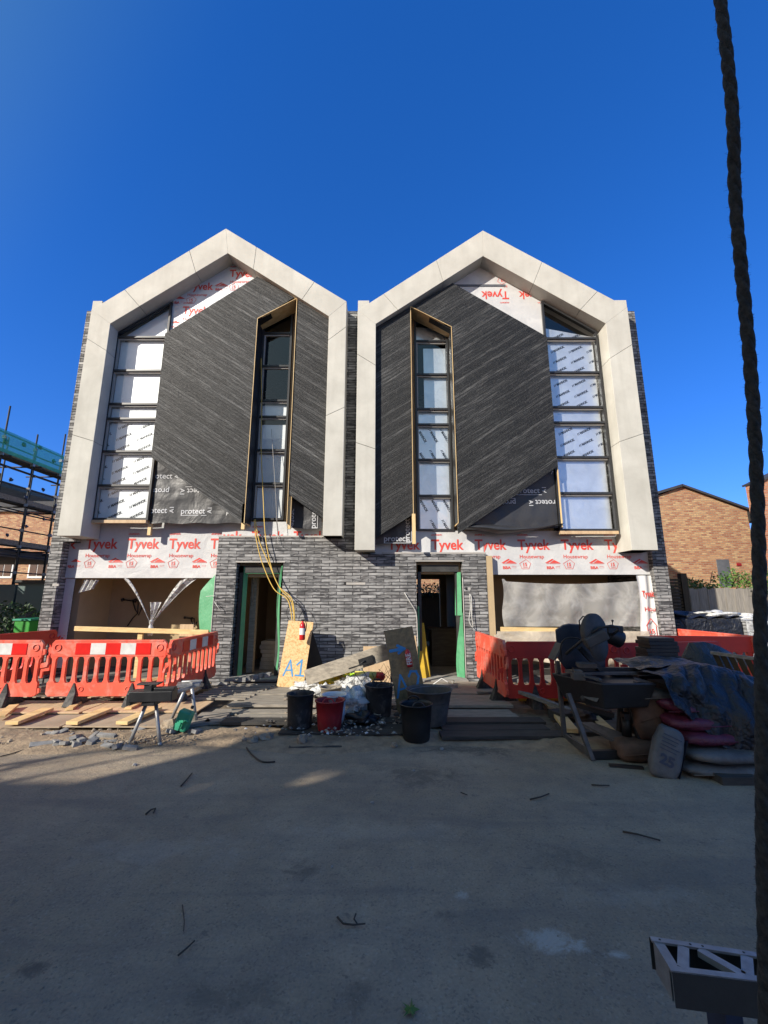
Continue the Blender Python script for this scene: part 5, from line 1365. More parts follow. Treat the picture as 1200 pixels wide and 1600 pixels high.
# board A1
xb, yb = -1.80, 8.62
fb = sign_board('bright chipboard panel sprayed A1 in blue, leaning on the brick wall', .5, 1.22, (-1.72, 8.42, .1), 17 - 35 + 35 - 34 + 17, 0, 0, A_(-.16, .2, 1.15) + one(.11, .22, 1.1), 'osb', 2)
fb.rotation_euler = (R(-16), R(4), R(-3)); fb.location = (A(453, 1068, 8.3)[0], 8.3, .1)
ext('red fire extinguisher hanging on the board sprayed A1', A(472, 1000, 8.38))
MB().prism([(-1.50, .1), (-1.08, .1), (-1.46, 1.16), (-1.56, 1.16)], 8.74, 8.76).build('prop_board', 'black', None, 'black prop board behind the panel sprayed A1', 'board')
# board A2 (in shade)
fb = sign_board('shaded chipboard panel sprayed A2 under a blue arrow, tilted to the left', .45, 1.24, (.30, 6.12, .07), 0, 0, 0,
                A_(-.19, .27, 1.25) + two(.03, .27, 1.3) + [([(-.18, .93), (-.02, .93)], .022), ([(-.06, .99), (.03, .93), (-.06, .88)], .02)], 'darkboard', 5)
MT['osbdk'] = M('dusty_shaded_chipboard', (.34, .23, .11), (.20, .14, .07), 14, rough=.85, bst=.3, dirt=.5, dcol=(.07, .06, .05))  # darker copy of osb: shade on the A2 board put into its colour
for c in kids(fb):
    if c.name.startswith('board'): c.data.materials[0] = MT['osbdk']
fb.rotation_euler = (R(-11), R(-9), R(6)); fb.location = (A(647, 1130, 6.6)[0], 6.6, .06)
s = MB(); e = thing('fire_extinguisher', 'red fire extinguisher with white label fixed on the board sprayed A2', 'extinguisher', A(641, 1040, 6.6))
c = Vector(A(641, 1042, 6.62)); Mx = Matrix.Rotation(R(-10), 3, 'Y')
s.lathe([(0, 0), (.04, 0), (.045, .02), (.045, .2), (.02, .25), (0, .26)], c, 16, 0, Mx); s.build('cylinder', 'redmetal', e)
g = MB(); vs, fs, w0 = tmesh('FIRE', .03)
g.add([c + Mx @ Vector((-.048 * 0 + (-b * .1) + .03, -.048, .04 + a / w0 * .16)) for a, b in vs], fs); g.build('lettering', 'refl_white', e)
# long plank resting from the A1 board to the A2 board
plank(A(478, 1059, 7.6), A(606, 1018, 7.1), .03, .25, 'greyboard', 'long grey scaffold board sloping up from the chipboard panel to the A2 board', group='planks by the fire points')
MB().box(A(572, 1032, 7.15), (.24, .06, .1), Matrix.Rotation(R(-18), 3, 'Y')).tube([A(545, 1045, 7.2), A(560, 1040, 7.15), A(570, 1032, 7.1)], .012).build('cable_clamp', 'black', None, 'black clamp gripping the sloping scaffold board', 'clamp')
MB().bb(A(567, 1075, 8.6)[0], A(610, 1075, 8.6)[0], 8.6, 8.63, .1, PZ(1010, 8.6)).build('chipboard_offcut', 'ply', None, 'pale ply panel leaning on the brick behind the tubs', 'board')
MB().box(((A(650, 1030, 8.5)[0]), 8.55, .55), (.1, .03, .9), Matrix.Rotation(R(-6), 3, 'Y')).build('board_strip', 'ply', None, 'narrow ply strip beside the right doorway', 'board')
# rubbish heap
def crumple(c, r, seed, mat, name, label, cat, sq=(1, 1, .6), amp=.5):
    MB().blob(c, r, seed, amp, 20, sq, 0, True, 3.2).build(name, mat, None, label, cat, 'rubbish behind the buckets')
crumple((-1.42, 8.1, .17), .13, 1, 'whitebag', 'plaster_bag', 'crumpled grey-white bag at the foot of the A1 board', 'bag', (1.6, 1, .6))
crumple((-1.05, 7.5, .2), .16, 2, 'whitebag', 'plaster_bag', 'crumpled white bag behind the grey bin', 'bag')
crumple((-.42, 6.5, .25), .19, 3, 'whitebag', 'plaster_bag', 'torn white and blue bag behind the red bucket', 'bag', (1, .9, 1.0))
crumple((-.22, 6.9, .3), .18, 4, 'whitebag', 'plaster_bag', 'crumpled white bag left of the black rubber tub', 'bag', (1.3, 1, .7))
crumple((-.5, 7.4, .28), .22, 5, 'film', 'plastic_wrap', 'clear film heaped behind the tan bucket', 'film', (1.5, 1, .7))
crumple((-.3, 6.15, .14), .14, 6, 'blackplastic', 'plastic_wrap', 'black plastic scrap on the base board', 'film', (1.3, 1, .5))
crumple((-.8, 7.9, .45), .15, 7, 'yellow', 'hard_hat', 'yellow crumpled sack under the sloping scaffold board', 'sack', (1.3, 1, 1.))
crumple((-.98, 7.7, .33), .11, 8, 'yellow', 'hard_hat', 'orange-yellow sack end left of the tan bucket', 'sack', (1.2, 1, .9))
crumple((-.52, 7.8, .36), .11, 9, 'lime', 'safety_vest', 'lime safety vest bundled under the scaffold board', 'vest', (1.5, 1, .5))
crumple((-.1, 6.35, .12), .05, 12, 'rock', 'stone', 'chunk of mortar at the foot of the black tub', 'stone', (1.3, 1, .6))
for o in list(COL.objects):
    if o.name.startswith('hard_hat'): o.name = 'cement_sack'
t = thing('foam_canister', 'yellow canister with red end lying under the scaffold board', 'canister', (-.3, 7.75, .38))
MB().tube([(-.5, 7.8, .4), (-.12, 7.72, .4)], .075, 16).build('body', M('pale_yellow', (.75, .65, .15), rough=.4, bst=0), t); MB().tube([(-.119, 7.72, .4), (-.02, 7.70, .4), (.02, 7.695, .4)], [.076, .07, .02], 16).build('cap', 'refl_red', t)
mb = MB(); q = random.Random(13)
for k in range(620):
    x = q.gauss(-.55, .45); y = q.uniform(6.0, 8.3) if k % 4 else q.uniform(5.45, 6.1); z = .1; sz = q.uniform(.008, .034); a = q.random() * 6
    if k % 2: mb.blob((x, y, z + sz * .5), sz, k, .5, 6, (1.3, 1, .7), q.choice((0, 1, 2)), False)
    else:
        d = Vector((math.cos(a), math.sin(a), q.uniform(-.1, .3))) * sz * 1.6; e = Vector((-math.sin(a), math.cos(a), q.uniform(-.3, .5))) * sz
        p0 = Vector((x, y, z + sz)); mb.add([p0, p0 + d, p0 + d + e, p0 + e * 1.2, p0 + (d + e) * .5 + Vector((0, 0, sz * .6))], [(0, 1, 4), (1, 2, 4), (2, 3, 4), (3, 0, 4)], q.choice((0, 2, 1, 0, 2, 1, 0, 2, 3)))
mb.build('debris', ['rock', 'slip', 'dustgrey', 'whitebag'], None, None, None, None, 'stuff')
mb = MB(); q = random.Random(3)
for k in range(14):
    x = q.uniform(-.7, .2); y = q.uniform(6.6, 7.6); mb.tube([(x, y, .3 + q.random() * .1), (x + q.uniform(-.2, .2), y + .05, .55 + q.random() * .1), (x + q.uniform(-.35, .35), y, .3)], .004, 5)
mb.build('wire_tangle', 'black', None, 'thin black wires tangled over the rubbish bags', 'wire')
mb = MB(); mb.lathe([(.025, 0), (.027, .09)], A(708, 1066, 8.5), 14, 0, Matrix.Rotation(R(70), 3, 'X')); mb.tube([A(700, 1066, 8.4), A(690, 1060, 8.5), A(676, 1070, 8.3)], .008)
mb.build('pipe_stub', 'white', None, 'white pipe stub on the ground at the right doorway', 'pipe')
MB().bb(.9, 1.35, 8.2, 8.32, .1, .16).bb(.75, 1.1, 8.0, 8.12, .1, .15).build('brick_pair', 'slip', None, 'two dusty bricks on the walkway at the right doorway', 'brick')
mb = MB()
for k in range(5): mb.box((-2.7 + k * .12, 8.55 + .05 * (k % 2), .2 + .02 * k), (.14, .1, .08), .4 * k)
mb.build('brick_scrap', 'slip', None, 'few broken bricks at the left door threshold', 'brick')

# ---------------------------------------------------------------- cables
def cable(pts, r, mat, label, name='power_cable', group=None):
    P = [Vector(p) for p in pts]; out = []
    for i in range(len(P) - 1):
        p0 = P[max(i - 1, 0)]; p1 = P[i]; p2 = P[i + 1]; p3 = P[min(i + 2, len(P) - 1)]
        for k in range(8):
            s = k / 8; out.append(.5 * ((2 * p1) + (p2 - p0) * s + (2 * p0 - 5 * p1 + 4 * p2 - p3) * s * s + (3 * p1 - p0 - 3 * p2 + p3) * s ** 3))
    out.append(P[-1]); return MB().tube(out, r, 6).build(name, mat, None, label, 'cable', group)
gc = 'yellow cables hanging from the left house'
cable([A(408, 560, 9.1), A(409, 640, 9.05), A(408, 700, 9.0), A(411, 770, 8.95), A(415, 840, 8.9), A(425, 890, 8.85), A(438, 920, 8.82), A(455, 940, 8.8), A(460, 973, 8.75)], .010, 'cable_y', 'yellow cable hanging the full height of the narrow left window', group=gc)
cable([A(424, 670, 9.1), A(430, 760, 9.0), A(434, 840, 8.95), A(436, 850, 8.9)], .005, 'frame_in', 'thin grey cord inside the narrow left window', group=gc)
cable([A(397, 812, 8.9), A(401, 845, 8.86), A(410, 880, 8.84), A(428, 920, 8.8), A(450, 938, 8.78), A(457, 973, 8.74)], .010, 'cable_y', 'yellow cable from the window sill to the A1 board, lowest sag', group=gc)
cable([A(399, 812, 8.92), A(405, 845, 8.88), A(420, 880, 8.86), A(436, 916, 8.82), A(456, 936, 8.8), A(461, 973, 8.76)], .010, 'cable_y', 'yellow cable from the window sill to the A1 board, upper sag', group=gc)
cable([A(455, 940, 8.79), A(448, 955, 8.8), A(452, 968, 8.8), A(466, 975, 8.8), A(478, 968, 8.82), A(470, 948, 8.82), A(458, 942, 8.8)], .005, 'black', 'thin black cable loop over the A1 board')
cable([A(734, 928, 8.95), A(735, 950, 8.93), A(733, 970, 8.92), A(739, 980, 8.92), A(737, 960, 8.92), A(737, 935, 8.94), A(734, 928, 8.95)], .008, 'cable_w', 'white cable looped on the right brick pier')
cable([A(632, 926, 8.97), A(640, 940, 8.93), A(650, 958, 8.95), A(652, 985, 8.95), A(653, 1010, 8.95)], .008, 'cable_w', 'white cable tail left of the right doorway')
cable([A(322, 932, 8.97), A(334, 931, 8.93), A(337, 932, 8.95)], .006, 'cable_w', 'short white wire on the brick beside the green sheet')
cable([A(335, 940, 8.96), A(340, 948, 8.9), A(345, 955, 8.93)], .006, 'cable_w', 'white wire sticking out of the left brick wall')
cable([G(385, 1168, .01), G(395, 1180, .01), G(410, 1190, .01), G(430, 1190, .01)], .008, 'black', 'black cable end on the ground left of the grey bin')
cable([G(0, 1182, .01), G(20, 1177, .01), G(45, 1169, .012)], .006, 'twig', 'thin rod on the ground at the left edge')

# ---------------------------------------------------------------- masonry saw bench
t = thing('saw_bench', 'black masonry saw bench with dusty round blade guard, in shade by the right barriers', 'saw', (2.6, 5.3, 0))
Y0, Y1 = 5.02, 5.62
def X_(px, py, Y): return A(px, py, Y)[0]
fl = G(926, 1188); bl = G(883, 1160); fr_ = G(1008, 1186); 
tz = .66
frb = (fr_[0], 5.62, 0)
for (f, tp, lab) in ((bl, (bl[0] - .02, bl[1], .95), 1), (fl, (fl[0] - .16, fl[1] + .12, tz + .0), 1), (fr_, (fr_[0] - .08, fr_[1] + .12, tz), 1), (frb, (frb[0] + .1, frb[1], tz), 1)):
    MB().beam(f, tp, .045, .06, 0, (0, 1, 0)).build('leg', 'sawsteel' if lab == 1 and f in (bl, fl) else 'black', t, bev=.004)
MB().beam((bl[0], bl[1], .06), (fl[0] - .01, fl[1], .07), .03, .08).build('side_rail', 'sawsteel', t, bev=.003)
MB().beam((fl[0], fl[1] + .02, .05), (fr_[0], fr_[1] + .02, .05), .05, .09).build('bottom_rail', 'black', t, bev=.003)
mb = MB(); a = A(924, 1140, 5.35); b = A(985, 1168, 5.1)
mb.add([A(906, 1128, 5.5), A(925, 1128, 5.5), A(1015, 1160, 5.05), A(1012, 1168, 5.02), A(984, 1170, 5.0)], [(0, 4, 3, 2, 1)]); vs = [Vector(v) - Vector((0, 0, .03)) for v in mb.v[:5]]; mb.add(vs, [(1, 2, 3, 4, 0)]); mb.f += [(0, 1, 6, 5), (1, 2, 7, 6), (2, 3, 8, 7), (3, 4, 9, 8), (4, 0, 5, 9)]; mb.m += [0] * 5; mb.sm += [False] * 5
mb.build('foot_plate', 'sawsteel', t)
# tapered side apron of the tray
mb = MB(); P = [A(880, 1052, 5.55), A(938, 1068, 5.0), A(942, 1082, 5.0), A(932, 1097, 5.02), A(912, 1090, 5.2), A(882, 1075, 5.55)]
Q = [Vector(v) + Vector((.03, .02, 0)) for v in P]; n = 6; mb.add(P + Q, [tuple(range(n - 1, -1, -1)), tuple(range(n, 2 * n))] + [(i, (i + 1) % n, n + (i + 1) % n, n + i) for i in range(n)]); mb.build('apron', 'sawsteel', t)
# water tray, tapered
mb = MB(); x0, x1 = X_(936, 1075, 5.0), X_(1022, 1075, 5.0); zt, zb_ = A(980, 1066, 5.0)[2], A(980, 1108, 5.0)[2]
mb.add([(x0 + .03, 4.98, zb_), (x1 - .10, 4.98, zb_ + .02), (x1 - .1, 5.5, zb_ + .02), (x0 - .2, 5.5, zb_), (x0, 4.93, zt), (x1, 4.93, zt), (x1, 5.6, zt), (x0 - .3, 5.6, zt)], [(3, 2, 1, 0), (4, 5, 6, 7), (0, 1, 5, 4), (1, 2, 6, 5), (2, 3, 7, 6), (3, 0, 4, 7)])
mb.build('water_tray', 'blackplastic', t, bev=.015)
mb = MB(); mb.beam(A(884, 1048, 5.5), A(938, 1062, 5.02), .03, .03); mb.beam(A(990, 1060, 5.02), A(1020, 1068, 5.0), .03, .025); mb.beam(A(990, 1066, 5.02), A(1020, 1074, 5.0), .03, .02); mb.beam(A(912, 1052, 5.3), A(1010, 1052, 5.3), .05, .03); mb.beam(A(912, 1056, 5.1), A(940, 1064, 5.0), .03, .02)
mb.build('guide_rail', 'sawsteel', t)
mb = MB(); c = Vector(A(903, 1056, 5.2)); mb.box(c, (.13, .14, .08), R(-10)); mb.box(c + Vector((.0, 0, .05)), (.09, .12, .03), R(-10)); c = Vector(A(916, 1039, 5.3)); mb.box(c, (.2, .16, .05), R(-10)); mb.build('stop_block', 'dustgrey', t, bev=.005)
# splash hood at the back
mb = MB(); q0 = [(868, 985), (880, 977), (890, 975), (905, 976), (946, 980), (946, 1048), (884, 1046), (872, 1030)]
P = [A(x, y, 5.58) for x, y in q0]; Q = [(v[0] + .05, 5.72, v[2]) for v in P]; n = len(P); mb.add(P + Q, [tuple(range(n - 1, -1, -1)), tuple(range(n, 2 * n))] + [(i, (i + 1) % n, n + (i + 1) % n, n + i) for i in range(n)])
mb.build('splash_hood', M('navy_hood', (.025, .035, .055), (.018, .024, .036), 4, rough=.5, dirt=.4, dcol=(.08, .08, .08)), t, bev=.012)
MB().beam(A(874, 1005, 5.5), A(862, 1030, 5.5), .2, .02).build('splash_flap', 'sawsteel', t)
# arm, blade guard, motor
c = Vector(A(928, 988, 5.1))
Mg = Matrix.Rotation(R(30), 3, 'Z') @ Matrix.Rotation(PI / 2, 3, 'X')
g = MB(); g.lathe([(0, -.035), (.20, -.035), (.215, -.02), (.215, .02), (.20, .035), (0, .035)], c, 40, 0, Mg); g.build('blade_guard', 'disc', t)
g = MB(); c2 = Vector(A(936, 1010, 5.05)); g.lathe([(0, -.006), (.165, -.006), (.165, .006), (0, .006)], c2, 40, 0, Mg); g.build('blade', 'disc', t)
g = MB(); g.beam(A(914, 1006, 5.0), A(947, 990, 5.0), .1, .12); g.build('belt_cover', 'disc', t, bev=.02)
g = MB(); g.tube([A(945, 985, 5.3), A(948, 990, 5.3), A(970, 1000, 5.3), A(972, 1001, 5.3)], [.02, .1, .1, .06], 18); g.box(A(955, 983, 5.3), (.2, .16, .08), R(10)); g.build('motor', 'black', t, bev=.006)
g = MB(); g.tube([A(884, 1022, 5.2), A(915, 996, 5.05), A(935, 981, 5.0), A(955, 978, 5.0), A(966, 980, 5.0), A(966, 985, 5.0), A(955, 993, 5.05)], .016, 9); g.build('handle', 'black', t)
cable([A(878, 1030, 5.3), A(876, 1010, 5.25), A(884, 998, 5.2), A(900, 997, 5.2), A(915, 1003, 5.2)], .008, 'blackplastic', 'black water hose arching over the saw bench', 'water_hose')
g = MB(); g.tube([A(906, 985, 5.2), A(905, 970, 5.2), A(911, 963, 5.2), A(917, 965, 5.2)], .008); g.tube([A(957, 978, 5.1), A(957, 971, 5.1)], .006); g.blob(A(957, 970, 5.1), .014, 1, .1); g.build('lever', 'black', t)
g = MB(); g.tube([A(978, 1120, 5.2), A(980, 1150, 5.2)], .05, 10); g.box(A(979, 1118, 5.2), (.1, .1, .06)); g.tube([A(968, 1095, 5.3), A(972, 1150, 5.3)], .03, 8); g.build('water_pump', 'black', t)
MB().beam(A(896, 1100, 5.4), A(960, 1118, 5.2), .06, .05).build('lower_brace', 'black', t)
g = MB(); g.beam(A(905, 1012, 5.35), A(938, 1046, 5.35), .06, .05); g.beam(A(895, 1046, 5.4), A(1012, 1046, 5.4), .05, .05); g.beam(A(950, 1050, 5.5), A(985, 1050, 5.5), .3, .03); g.build('arm_bracket', 'black', t)
g = MB(); g.tube([A(911, 1090, 5.25), A(912, 1092, 5.2)], .03, 10); g.tube([A(918, 1091, 5.2), A(923, 1092, 5.2)], .012, 8); g.build('drain_plug', 'disc', t)
g = MB(); g.lathe([(0, -.045), (.045, -.045), (.05, -.036), (0, -.036)], c, 20, 0, Mg); g.build('arbor_nut', 'sawsteel', t)
MB().beam(A(962, 1074, 4.98), A(968, 1080, 4.97), .02, .02).beam(A(953, 1073, 5.1), A(966, 1081, 5.0), .05, .012).build('table_insert', 'frame_in', t)
MB().beam(G(952, 1196, .01), G(1005, 1200, .01), .05, .03).build('steel_offcut', 'black', None, 'black steel offcut on the ground in front of the saw bench', 'steel bar')

# ---------------------------------------------------------------- covered heap of bags, right
def cushion(mb, c, sx, sy, sz, rot=None, mi=0, seed=0):
    vs = []; fs = []; nu, nv = 18, 12
    for j in range(nv + 1):
        for i in range(nu):
            th = 2 * PI * i / nu; ph = PI * j / nv - PI / 2
            cp = math.copysign(abs(math.cos(ph)) ** .38, math.cos(ph)); sp = math.copysign(abs(math.sin(ph)) ** .8, math.sin(ph))
            cx = math.copysign(abs(math.cos(th)) ** .45, math.cos(th)); cy = math.copysign(abs(math.sin(th)) ** .45, math.sin(th))
            v = Vector((cx * cp * sx / 2, cy * cp * sy / 2, sp * sz / 2)); v *= 1 + .10 * noise.noise(v * 9 + Vector((seed, 0, 0))) + .05 * noise.noise(v * 25)
            vs.append((rot @ v if rot else v) + Vector(c))
    for j in range(nv):
        for i in range(nu): fs.append((j * nu + i, j * nu + (i + 1) % nu, (j + 1) * nu + (i + 1) % nu, (j + 1) * nu + i))
    mb.add(vs, fs, mi, True)
for k, (x, y, z, sx, sy, sz, mt_, lab) in enumerate((
        (3.7, 4.85, .06, 1.5, .7, .12, 'bag', 'flat grey bag at the bottom of the covered heap'),
        (3.8, 4.9, .18, 1.5, .7, .13, 'bag', 'grey bag second from the bottom of the covered heap'),
        (3.55, 4.95, .31, 1.0, .6, .14, 'pink', 'pink film bag, lowest of three in the heap'),
        (3.42, 5.0, .44, .8, .6, .14, 'pink', 'pink film bag, middle of three in the heap'),
        (3.3, 5.05, .56, .6, .5, .13, 'pink', 'pink film bag, top of three in the heap'),
        (3.1, 5.15, .66, .5, .4, .13, 'bag', 'grey printed bag slipping from under the tarpaulin'),
        (2.98, 5.2, .45, .35, .4, .55, 'brown', 'slumped brown sack under the tarpaulin corner'),
        (2.8, 5.1, .10, .5, .35, .2, 'brown', 'brown sack on the ground under the tarpaulin corner'))):
    mb = MB(); cushion(mb, (x, y, z), sx, sy, sz, Matrix.Rotation(R(rnd.uniform(-8, 8)), 3, 'Z') @ Matrix.Rotation(R(12 if k in (4, 5) else 0), 3, 'Y'), 0, k); mb.tube([(x - sx * .46, y - sy * .46, z - sz * .1), (x, y - sy * .52, z), (x + sx * .46, y - sy * .46, z + sz * .05)], .006, 5); mb.build('material_bag', mt_, None, lab, 'bag', 'bags in the covered heap')
mb = MB(); mb.bb(3.2, 3.55, 4.42, 4.6, .0, .07); mb.build('timber_block', 'darkboard', None, 'dark timber block in front of the bottom bag', 'timber')
for k in range(4):
    mb = MB(); mb.bb(3.3, 4.6, 4.8 + k * .0, 5.5, .7 - .0, .72) if False else None
# printed bag leaning in front
t = thing('cement_bag', 'grey printed cement bag leaning upright against the heap', 'bag', (2.95, 4.62, 0))
Mx = Matrix.Rotation(R(-16), 3, 'Z') @ Matrix.Rotation(R(24), 3, 'Y') @ Matrix.Rotation(R(-16), 3, 'X')
mb = MB(); c = Vector(A(1048, 1180, 4.6)) ; cushion(mb, c + Vector((0, .07, .0)), .27, .15, .50, Mx, 0, 3); mb.build('sack', 'bag', t)
mb = MB(); vs, fs, w0 = tmesh('25', .04)
mb.add([c + Vector((0, .07, 0)) + Mx @ Vector((-.07 + a * .13, -.082, -.12 + b * .13)) for a, b in vs], fs)
for k in range(5): 
    zz = .15 - k * .035; mb.add([c + Vector((0, .07, 0)) + Mx @ Vector(v) for v in ((-.09, -.0815, zz), (.08 - .02 * (k % 3), -.0815, zz), (.08 - .02 * (k % 3), -.0815, zz + .009), (-.09, -.0815, zz + .009))], [(0, 1, 2, 3)])
mb.build('print', 'bagblue', t)
mb = MB(); mb.add([c + Vector((0, .07, 0)) + Mx @ Vector(v) for v in ((.139, -.06, -.2), (.139, .05, -.2), (.139, .05, .19), (.139, -.06, .19))], [(0, 1, 2, 3)]); mb.build('side_print', 'bagblue', t)
# tarpaulin drape: ridge profile over the heap
def tarp(u, v):
    # u along X, v from back to front/down
    x = 2.98 + 1.35 * u + .05 * v * (1 - u)
    top = .86 + .10 * math.sin(u * PI) * (1 - .3 * u) + .03 * noise.noise(Vector((u * 4, 1, 2))) - .25 * max(0, u - .85) * 4 * .2
    low = max(.62 - 1.25 * u, .13) + .03 * math.sin(u * 9)
    if v < .35:
        s = v / .35; y = 5.75 - .55 * s; z = top - .06 * (1 - s) ** 2
    else:
        s = (v - .35) / .65; y = 5.2 - .45 * math.sin(s * PI / 2) - .22 * s * u; z = top * (1 - s) + low * s + .12 * math.sin(s * PI) * (1 - .3 * u)
    d = noise.noise(Vector((u * 4.5 - v * 2.5, v * 3, 5))); f = abs(noise.noise(Vector((u * 7 + v * 4, v * 2, 9))))
    return (x, y - .12 * d - .09 * f - .04 * abs(noise.noise(Vector((u * 16 + v * 9, v * 6, 4)))), z + .05 * d + .05 * f)
mb = MB(); mb.grid(tarp, 90, 60)
tp = mb.build('tarpaulin', 'tarp', None, 'dark blue tarpaulin draped over the heap of bags', 'tarpaulin')
sd = tp.modifiers.new('thick', 'SOLIDIFY'); sd.thickness = .004
mb = MB(); mb.grid(lambda u, v: (3.0 + 1.0 * u, 5.85 - .62 * v + .02 * math.sin(u * 20), .93 + .05 * math.sin(u * PI) + .035 * noise.noise(Vector((u * 6, v * 5, 3))) - .02 * v), 50, 20)
mb.build('cover_sheet', 'tarpgrey', None, 'crumpled grey sheet on top of the tarpaulin', 'sheet')
# side end of heap under tarp so it is a solid thing
MB().bb(3.35, 4.3, 5.05, 5.7, .0, .72).build('pallet_load', 'darkboard', None, 'dark palletised load hidden under the blue tarpaulin', 'load')
# stack of dark brick bundles behind
lay = [(.62, .0), (.58, .01), (.60, .0), (.42, -.05), (.44, -.04), (.40, -.06), (.43, -.05), (.38, -.04), (.40, -.05), (.34, -.07)]
bx = A(1035, 1040, 6.1)
for k, (w_, dx) in enumerate(lay):
    h = .045; z = .80 + k * (h + .002)
    o = MB().box((0, 0, h / 2), (w_, .3, h), R(rnd.uniform(-4, 4))).build('brick_bundle', 'slip' if k < 0 else 'black', None, ['lowest', 'second', 'third', 'fourth', 'fifth', 'sixth', 'seventh', 'eighth', 'ninth', 'topmost'][k] + ' layer of the dark brick stack behind the tarpaulin', 'bricks', 'dark brick stack behind the tarpaulin', None, .003, True, (bx[0] + dx + rnd.uniform(-.015, .015), 6.1, z - .07))
t = thing('stack_stand', 'dark stand under the brick stack behind the tarpaulin', 'stand', (bx[0], 6.1, 0))
MB().bb(bx[0] - .45, bx[0] + .5, 5.9, 6.35, .62, .72).build('top', 'black', t)
for sx in (-.4, .42):
    for sy in (5.93, 6.3): MB().bb(bx[0] + sx, bx[0] + sx + .05, sy, sy + .04, 0, .62).build('leg', 'black', t)
# upturned pallet panel leaning at the right
t = thing('timber_screen', 'brown slatted timber panel leaning behind the tarpaulin, next to the rope', 'panel', (4.9, 5.9, 0))
a = Vector(A(1113, 1022, 6.0)); b = Vector(A(1190, 1034, 5.6))
mb = MB(); d = (b - a)
for k in range(7):
    p = a + d * (k / 6.); mb.add([p + Vector((0, 0, 0)), p + d * .13, p + d * .13 + Vector((.18, -.12, -.75)), p + Vector((.18, -.12, -.75))] + [p + Vector((.02, .03, 0)), p + d * .13 + Vector((.02, .03, 0)), p + d * .13 + Vector((.2, -.09, -.75)), p + Vector((.2, -.09, -.75))], [(3, 2, 1, 0), (4, 5, 6, 7), (0, 1, 5, 4), (2, 3, 7, 6), (1, 2, 6, 5), (0, 4, 7, 3)])
mb.build('slat', 'fencedk', t); MB().beam(a + Vector((-.02, 0, .02)), b + Vector((.05, 0, .02)), .05, .04).build('top_rail', 'greyboard', t)
MB().bb(4.55, 4.6, 5.6, 5.65, 0, .55).bb(4.95, 5.0, 5.6, 5.65, 0, .4).build('prop', 'darkboard', t)
MB().blob((4.65, 6.4, .5), .5, 9, .25, 16, (1, .6, 1)).build('rubble_sack', 'tarpgrey', None, 'grey sack behind the leaning slatted panel', 'sack')
crumple((2.75, 6.3, .12), .14, 15, 'brown', 'paper_scrap', 'crumpled brown paper under the saw bench', 'paper')
t = MB().beam((2.4, 6.4, .1), (3.2, 6.6, .1), .3, .12).build('timber_stack', 'darkboard', None, 'dark timber baulk behind the saw bench legs', 'timber')
for k in range(3): sheet('concrete_slab', 2.3 + k * .55, 2.8 + k * .55, 5.75 + .1 * k, 6.15 + .1 * k, .03, .05, 'dustgrey', ['left', 'middle', 'right'][k] + ' paving slab on the ground behind the saw bench', 5 * k, 'slab', 'paving slabs behind the saw bench')

# ---------------------------------------------------------------- small things on the yard
def twig(pts, r, label, name='twig'):
    return MB().tube(pts, [r * (1 - .12 * i) for i in range(len(pts))], 5).build(name, 'twig', None, label, 'twig', 'twigs on the yard')
T = lambda *p: [G(x, y, .012 + .006 * (i % 2)) for i, (x, y) in enumerate(p)]
twig(T((527, 1433), (536, 1443), (552, 1445), (571, 1443)), .006, 'forked twig in the middle of the shaded yard')
twig(T((556, 1428), (553, 1436), (558, 1443)), .005, 'short twig crossing the forked twig')
twig(T((228, 1272), (236, 1265), (243, 1263), (240, 1270)), .008, 'small bent twig left of centre near the sunlit edge')
twig(T((283, 1228), (292, 1218), (300, 1208)), .008, 'thin twig at the sunlit edge of the yard')
twig(T((828, 1249), (845, 1245), (858, 1240)), .007, 'twig in front of the black tub, right of centre')
twig(T((924, 1226), (938, 1227), (952, 1227)), .007, 'twig in front of the saw bench')
twig(T((973, 1299), (995, 1303), (1032, 1313)), .007, 'long straight twig before the covered heap')
twig(T((278, 1493), (290, 1483), (304, 1470)), .005, 'twig at the lower left of the yard')
twig(T((285, 1414), (288, 1440), (287, 1455)), .003, 'thin stalk at the left of the yard')
twig(T((720, 1238), (730, 1242)), .005, 'tiny twig in front of the mixing tub')
for k, (px, py, s) in enumerate(((582, 1254, .014), (519, 1354, .008), (643, 1356, .006), (690, 1170, .02), (646, 1204, .012), (210, 1195, .02))):
    MB().blob(G(px, py, s * .5), s, k, .4, 8, (1.2, 1, .7), 0, False).build('pebble', 'render_w', None, ['pale pebble in the middle of the yard', 'pale pebble lower left of the middle pebble', 'tiny pebble right of the forked twig', 'pale chip in front of the walkway boards', 'dark chip in the damp patch', 'white chip on the sunlit yard'][k], 'pebble', 'pebbles on the yard')
lf = MB(); c = Vector(G(641, 1577, .012)); pts = []
for i in range(20):
    a = 2 * PI * i / 20; r = .042 if i % 4 == 0 else (.026 if i % 4 == 2 else .018); pts.append(c + Vector((r * math.cos(a), r * math.sin(a) * 1.1, .006 * math.sin(a * 3))))
lf.add([c + Vector((0, 0, .006))] + pts, [(0, 1 + i, 1 + (i + 1) % 20) for i in range(20)]); lf.tube([c, c + Vector((.01, .05, 0))], .002, 4)
lf.build('fallen_leaf', 'leaf', None, 'green fallen leaf at the bottom of the yard', 'leaf')
